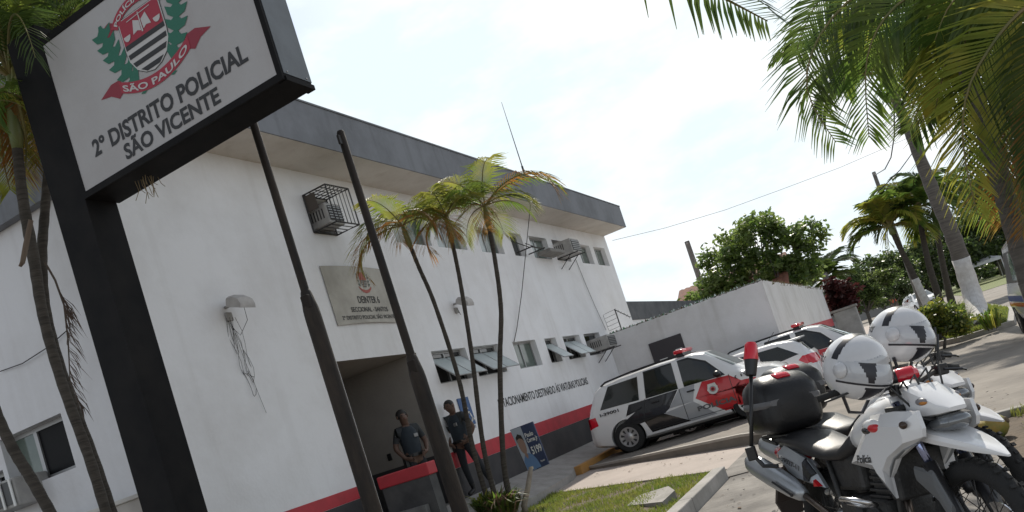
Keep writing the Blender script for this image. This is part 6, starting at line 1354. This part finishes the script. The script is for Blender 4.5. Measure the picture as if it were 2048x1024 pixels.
person('distant pedestrian in dark clothes left of the one in light blue', (q.x-1.3, q.y+1.0, G0+.02), 60, {}, dict(skin=SKIN, shirt=DK, trousers=DK, boots=U_BT), 'distant pedestrians', 1.0, False)
# small stool by the officer's feet
stl = thing('metal_stool', 'small black metal stool beside the second officer on the step', 'stool', (-6.55, 11.55, .2))
q = at_z(932, 990, .30); x, y = q.x+.35, q.y-.6
m = MB(); m.bbox(x-.16, x+.16, y-.13, y+.13, .34, .365, .008); m.build('seat', IRON, stl)
for a, b_ in ((-.15, -.12), (.15, -.12), (.15, .12), (-.15, .12)): m = MB(); m.path([(x+a, y+b_, .35), (x+a*1.15, y+b_*1.15, .08)], .010, 5); m.build('leg', IRON, stl)
# ------------------------------------------------------------------ background along the street
pr = thing('wall_pier', 'whitewashed pier at the end of the yard wall under the red shrub', 'pier', (-2.2, 41.6, G0))
m = MB(); m.bbox(-2.75, -1.75, 41.2, 42.2, G0-.1, 1.55, .03); m.build('pier_body', mat('grey_limewash', (.45, .45, .44), .9, col2=(.3, .3, .29), scale=2), pr); m = MB(); m.bbox(-2.82, -1.68, 41.13, 42.27, 1.55, 1.66, .02); m.build('cap', CONC, pr)
m = MB()
RL = leafmat('red_cordyline', (.085, .018, .018), (.045, .016, .014), .3, .5, 2)
leafy('red_shrub', 'dark red leaved shrub growing above the pier', (-2.3, 42.6, G0), 1.4, 1, [(-.25, 0, 2.3, .55), (.3, .1, 2.5, .5), (0, -.2, 2.9, .5), (.1, 0, 1.9, .55)], 2600, .26, RL, 'shrub', rtrunk=.06, seed=9)
q = at_d(1740, 640, 44)
leafy('topiary_tree', 'rounded dense green street tree beside the red shrub', (q.x, q.y, G0), 1.35, 1.4, [(-.9, 0, 2.2, .75), (0, 0, 2.5, .85), (.9, 0, 2.5, .75), (1.6, .2, 2.7, .55), (.4, .5, 2.0, .7)], 9000, .15, TL, rtrunk=.10, seed=12, m2=TLD)
q = at_d(1800, 640, 60)
leafy('topiary_tree', 'smaller dark clipped tree farther down the sidewalk', (q.x, q.y, G0), 1.2, 1.4, [(-.8, 0, 2.0, .8), (.4, 0, 2.2, .8), (1.2, 0, 2.0, .7)], 4000, .2, TLD, rtrunk=.10, seed=13)
# flowering bush on the island
q = at_z(1893, 690, G0+.12)
BF = leafmat('bush_leaf', (.05, .085, .018), (.13, .16, .035), .4, .4, 3)
leafy('island_bush', 'sunlit leafy bush at the foot of the painted palm', (q.x-.05, q.y+.75, G0+.1), .25, .7, [(-.35, 0, .42, .42), (.25, .1, .55, .45), (.0, -.1, .85, .38), (-.15, .3, .5, .4), (.5, .2, .35, .3)], 5200, .12, BF, 'bush', rtrunk=.03, seed=15, m2=PY)
tuft('island_fern', 'yellow-green fern-like plant rising behind the island bush', at_z(1912, 668, G0+.12), .5, 1.0, 160, [PY, PG], .03)
tuft('island_fern', 'small bright fern right of the painted palm', at_z(2000, 655, G0+.12)+Vector((-.1, .6, 0)), .35, .55, 90, [PY, PG], .025)
# background trees: one object each
for i, (px, py, D, sc, lab) in enumerate(((1760, 590, 95, 5.5, 'hazy tree mass left of the far palms'), (1850, 560, 110, 7.5, 'large dark tree behind the mid-distance palm'), (1925, 545, 100, 7.0, 'dark spreading tree behind the painted palm'), (1995, 520, 120, 9.5, 'tall dark tree above the white tent'), (2075, 500, 105, 10.0, 'tall tree at the far right beyond the road'), (2150, 500, 100, 9.0, 'tree just beyond the right edge of the view'), (1890, 560, 135, 9.0, 'bushy tree low behind the leaning palm'), (1960, 545, 150, 11.0, 'bushy tree behind the white tent'), (2030, 525, 145, 11.0, 'bushy tree filling the gap above the far lawn'), (1820, 575, 130, 8.0, 'bushy tree behind the orange pedestrian'))):
    q = at_d(px, py, D); r = random.Random(i+40)
    bl = [(r.uniform(-.55, .55)*sc, r.uniform(-.4, .4)*sc, sc*(r.uniform(.45, 1.05) if i < 6 else r.uniform(.12, .8)), sc*r.uniform(.22, .34)) for k in range(13)]
    leafy('street_tree', lab, (q.x, q.y, G0), sc*.4, sc, bl, 11000, .05*sc+.16, TLD, group='dark trees at the end of the street', rtrunk=.03*sc, seed=50+i, m2=TL, wind=1.3)
# low hedge closing the horizon left of the trees, far houses
q = at_d(1730, 600, 120); hd = thing('far_house', 'low pale house far down the street', 'house', (q.x, q.y, G0))
m = MB(); m.box(q.x-7, q.x+6, q.y, q.y+8, G0-.2, 3.0); m.build('wall', mat('far_render', (.34, .33, .32), .9), hd)
m = MB(); m.prism([(-.6, 3.0), (8.6, 3.0), (4, 4.9)], lambda u, v: Vector((q.x-7.4, q.y+u, v)), lambda u, v: Vector((q.x+6.4, q.y+u, v))); m.build('roof', mat('clay_tiles', (.30, .12, .075), .85), hd)
for k in range(4): m = MB(); m.box(q.x-5.6+k*3, q.x-4.2+k*3, q.y-.03, q.y, .9, 2.1); m.build('window', GLASS, hd)
# white tent
q = at_z(1972, 566, G0); t = thing('white_tent', 'white pyramid tent on the far lawn', 'tent', tuple(q)); s = 2.1
TENT = mat('tent_canvas', (.62, .62, .64), .7)
m = MB(); pk = q+Vector((0, 0, 4.1)); c4 = [q+Vector((a*s, b_*s, 2.5)) for a, b_ in ((-1, -1), (1, -1), (1, 1), (-1, 1))]; md = [c.lerp(pk, .5)-Vector((0, 0, .35)) for c in c4]
m.add(c4+md+[pk]+[c-Vector((0, 0, .35)) for c in c4], [(0,1,5,4),(1,2,6,5),(2,3,7,6),(3,0,4,7),(4,5,8),(5,6,8),(6,7,8),(7,4,8),(0,9,10,1),(1,10,11,2),(2,11,12,3),(3,12,9,0)]); m.build('canopy', TENT, t, fix=False)
for c in c4: m = MB(); m.path([c, Vector((c.x, c.y, G0))], .06, 6); m.build('leg', TENT, t)
m = MB(); m.add([c4[1], c4[2], Vector((c4[2].x+1.2, c4[2].y, G0)), Vector((c4[1].x+1.2, c4[1].y, G0))], [(0,1,2,3)]); m.build('side_sheet', mat('tent_pink_sheet', (.42, .28, .34), .7), t, fix=False)
# utility poles and wires
def upole(lab, px, py0, py1, D, r=.12, arm=True, top=None):
    a = at_d(px[0], py0, D); b = at_d(px[1], py1, D); t = thing('utility_pole', lab, 'pole', (b.x, b.y, G0))
    m = MB(); m.path([Vector((b.x, b.y, G0)), Vector((b.x, b.y, (a.z+G0)/2)), Vector((b.x, b.y, a.z))], [r*1.2, r, r*.85], 8); m.build('shaft', mat('pole_concrete', (.14, .13, .12), .9, col2=(.2, .19, .175), scale=3), t)
    if arm: m = MB(); m.path([(b.x-.5, b.y, a.z-.25), (b.x+.5, b.y, a.z-.25)], .04, 5); m.build('cross_arm', BARK, t)
    m = MB(); m.ball((b.x, b.y-.1, a.z-.12), .07, 8, 6); m.build('insulator', CONC, t); return Vector((b.x, b.y, a.z))
u1 = upole('bare dark pole left of the leafy tree behind the house', (1372, 1412), 482, 595, 44, .16, False)
u2 = upole('dark utility pole top among the palm fronds', (1752, 1760), 342, 380, 48, .12, False)
u3 = upole('pale lamp post stub beside the red shrub', (1650, 1665), 545, 590, 41, .13, False)
def wire(lab, pts_, r=.012): return cable('overhead_wire', lab, pts_, r)
wire('overhead wire rising from the eave corner towards the palms', [at_d(1225, 481, 24), at_d(1330, 456, 25), at_d(1450, 420, 26), at_d(1560, 380, 27), at_d(1680, 335, 28), at_d(1830, 270, 30)], .006)
wire('slack wire looping down from the tall palm to the pole top', [at_d(1788, 215, 24), at_d(1789, 270, 26), at_d(1782, 315, 30), at_d(1770, 338, 32), u2-Vector((0, 0, .2))], .022)
wire('short straight wire slanting behind the palm crowns', [at_d(1755, 385, 36), at_d(1800, 340, 36), at_d(1840, 285, 36), at_d(1870, 240, 36)], .02)
wire('low wire crossing behind the coconut palm', [at_d(1600, 525, 44), at_d(1660, 510, 44), at_d(1720, 493, 44)], .016)
# weeds along the top of the street side of the yard wall
wd = MB(); rnd = random.Random(3)
for i in range(500):
    y_ = rnd.uniform(22.2, 40.5); x_ = -2.9+rnd.uniform(-.09, .12); p0 = Vector((x_, y_, 2.80+rnd.uniform(-.1, .02))); a = Vector((rnd.gauss(0, .5), rnd.gauss(0, .5), rnd.uniform(.1, 1))).normalized()*rnd.uniform(.05, .16); b_ = Vector((rnd.gauss(0, 1), rnd.gauss(0, 1), 0)).normalized()*.02
    wd.add([p0-b_, p0+b_, p0+a], [(0,1,2)])
o = wd.build('wall_weeds', leafmat('dry_weed', (.05, .05, .025), (.10, .085, .05), .3, .8), fix=False); tag(o, 'dark weeds growing along the top of the street wall', 'weeds', kind='stuff')
# coconuts at the verge
CN = mat('ripe_coconut', (.33, .22, .045), .55, col2=(.16, .19, .045), scale=6, lo=.4, hi=.6, bump=.15)
for lab, px, py, rr in (('yellow-green coconut lying by the kerb, left one of a pair', 1972, 866, .105), ('yellowish coconut resting against its twin on the verge', 2004, 857, .115)):
    q = at_z(px, py+20, G0+.02); t = thing('coconut', lab, 'coconut', (q.x, q.y, G0+.02), 'coconuts by the kerb')
    m = MB(); prof = [(0, 0), (.55, .06), (.92, .3), (1.0, .62), (.9, 1.0), (.62, 1.38), (.3, 1.6), (0, 1.66)]; m.lathe([(r_*rr, z_*rr) for r_, z_ in prof], 14, 'z')
    M_ = Matrix.Translation((q.x, q.y, G0+.03+rr)) @ Matrix.Rotation(R(70), 4, Vector((.4, 1, 0))) @ Matrix.Translation((0, 0, -.8*rr)); m.v = [M_ @ p_ for p_ in m.v]; m.build('husk', CN, t, smooth=True)
    m = MB(); m.lathe([(rr*.3, 1.60*rr), (rr*.22, 1.72*rr), (0, 1.72*rr)], 8, 'z'); m.v = [M_ @ p_ for p_ in m.v]; m.build('stem_cap', mat('dry_cap', (.12, .085, .05), .9), t)

# fallen leaves and grit on the paving
lt = MB(); rnd = random.Random(17)
for i in range(420):
    x, y = rnd.uniform(-2.4, .9), rnd.uniform(4.2, 12.5)
    if 300 > i > 260: x, y = rnd.uniform(-6.0, -2.9), 0; y = edge_y(x)-rnd.uniform(.15, 1.2)
    z = G0+.036 if not 300 > i > 260 else -.03-.155*(x+7.2)/4.6+.006
    s_ = rnd.uniform(.008, .035)*(1 if rnd.random() < .8 else 1.8); a = rnd.uniform(0, 6.28); lt.cur = rnd.randrange(3); e1 = Vector((math.cos(a), math.sin(a), 0))*s_; e2 = Vector((-math.sin(a), math.cos(a), 0))*s_*.35; c_ = Vector((x, y, z+.002)); h_ = Vector((0, 0, rnd.uniform(.002, .012)))
    lt.add([c_-e1, c_+e2+h_, c_+e1+h_*.5, c_-e2+h_], [(0,1,2,3)])
o = lt.build('leaf_litter', [mat('dry_leaf_brown', (.11, .07, .04), .9), mat('dry_leaf_tan', (.24, .17, .10), .9), mat('grit', (.08, .075, .07), .95)], fix=False); tag(o, 'scattered dry leaves and grit on the pavement', 'leaf litter', kind='stuff')
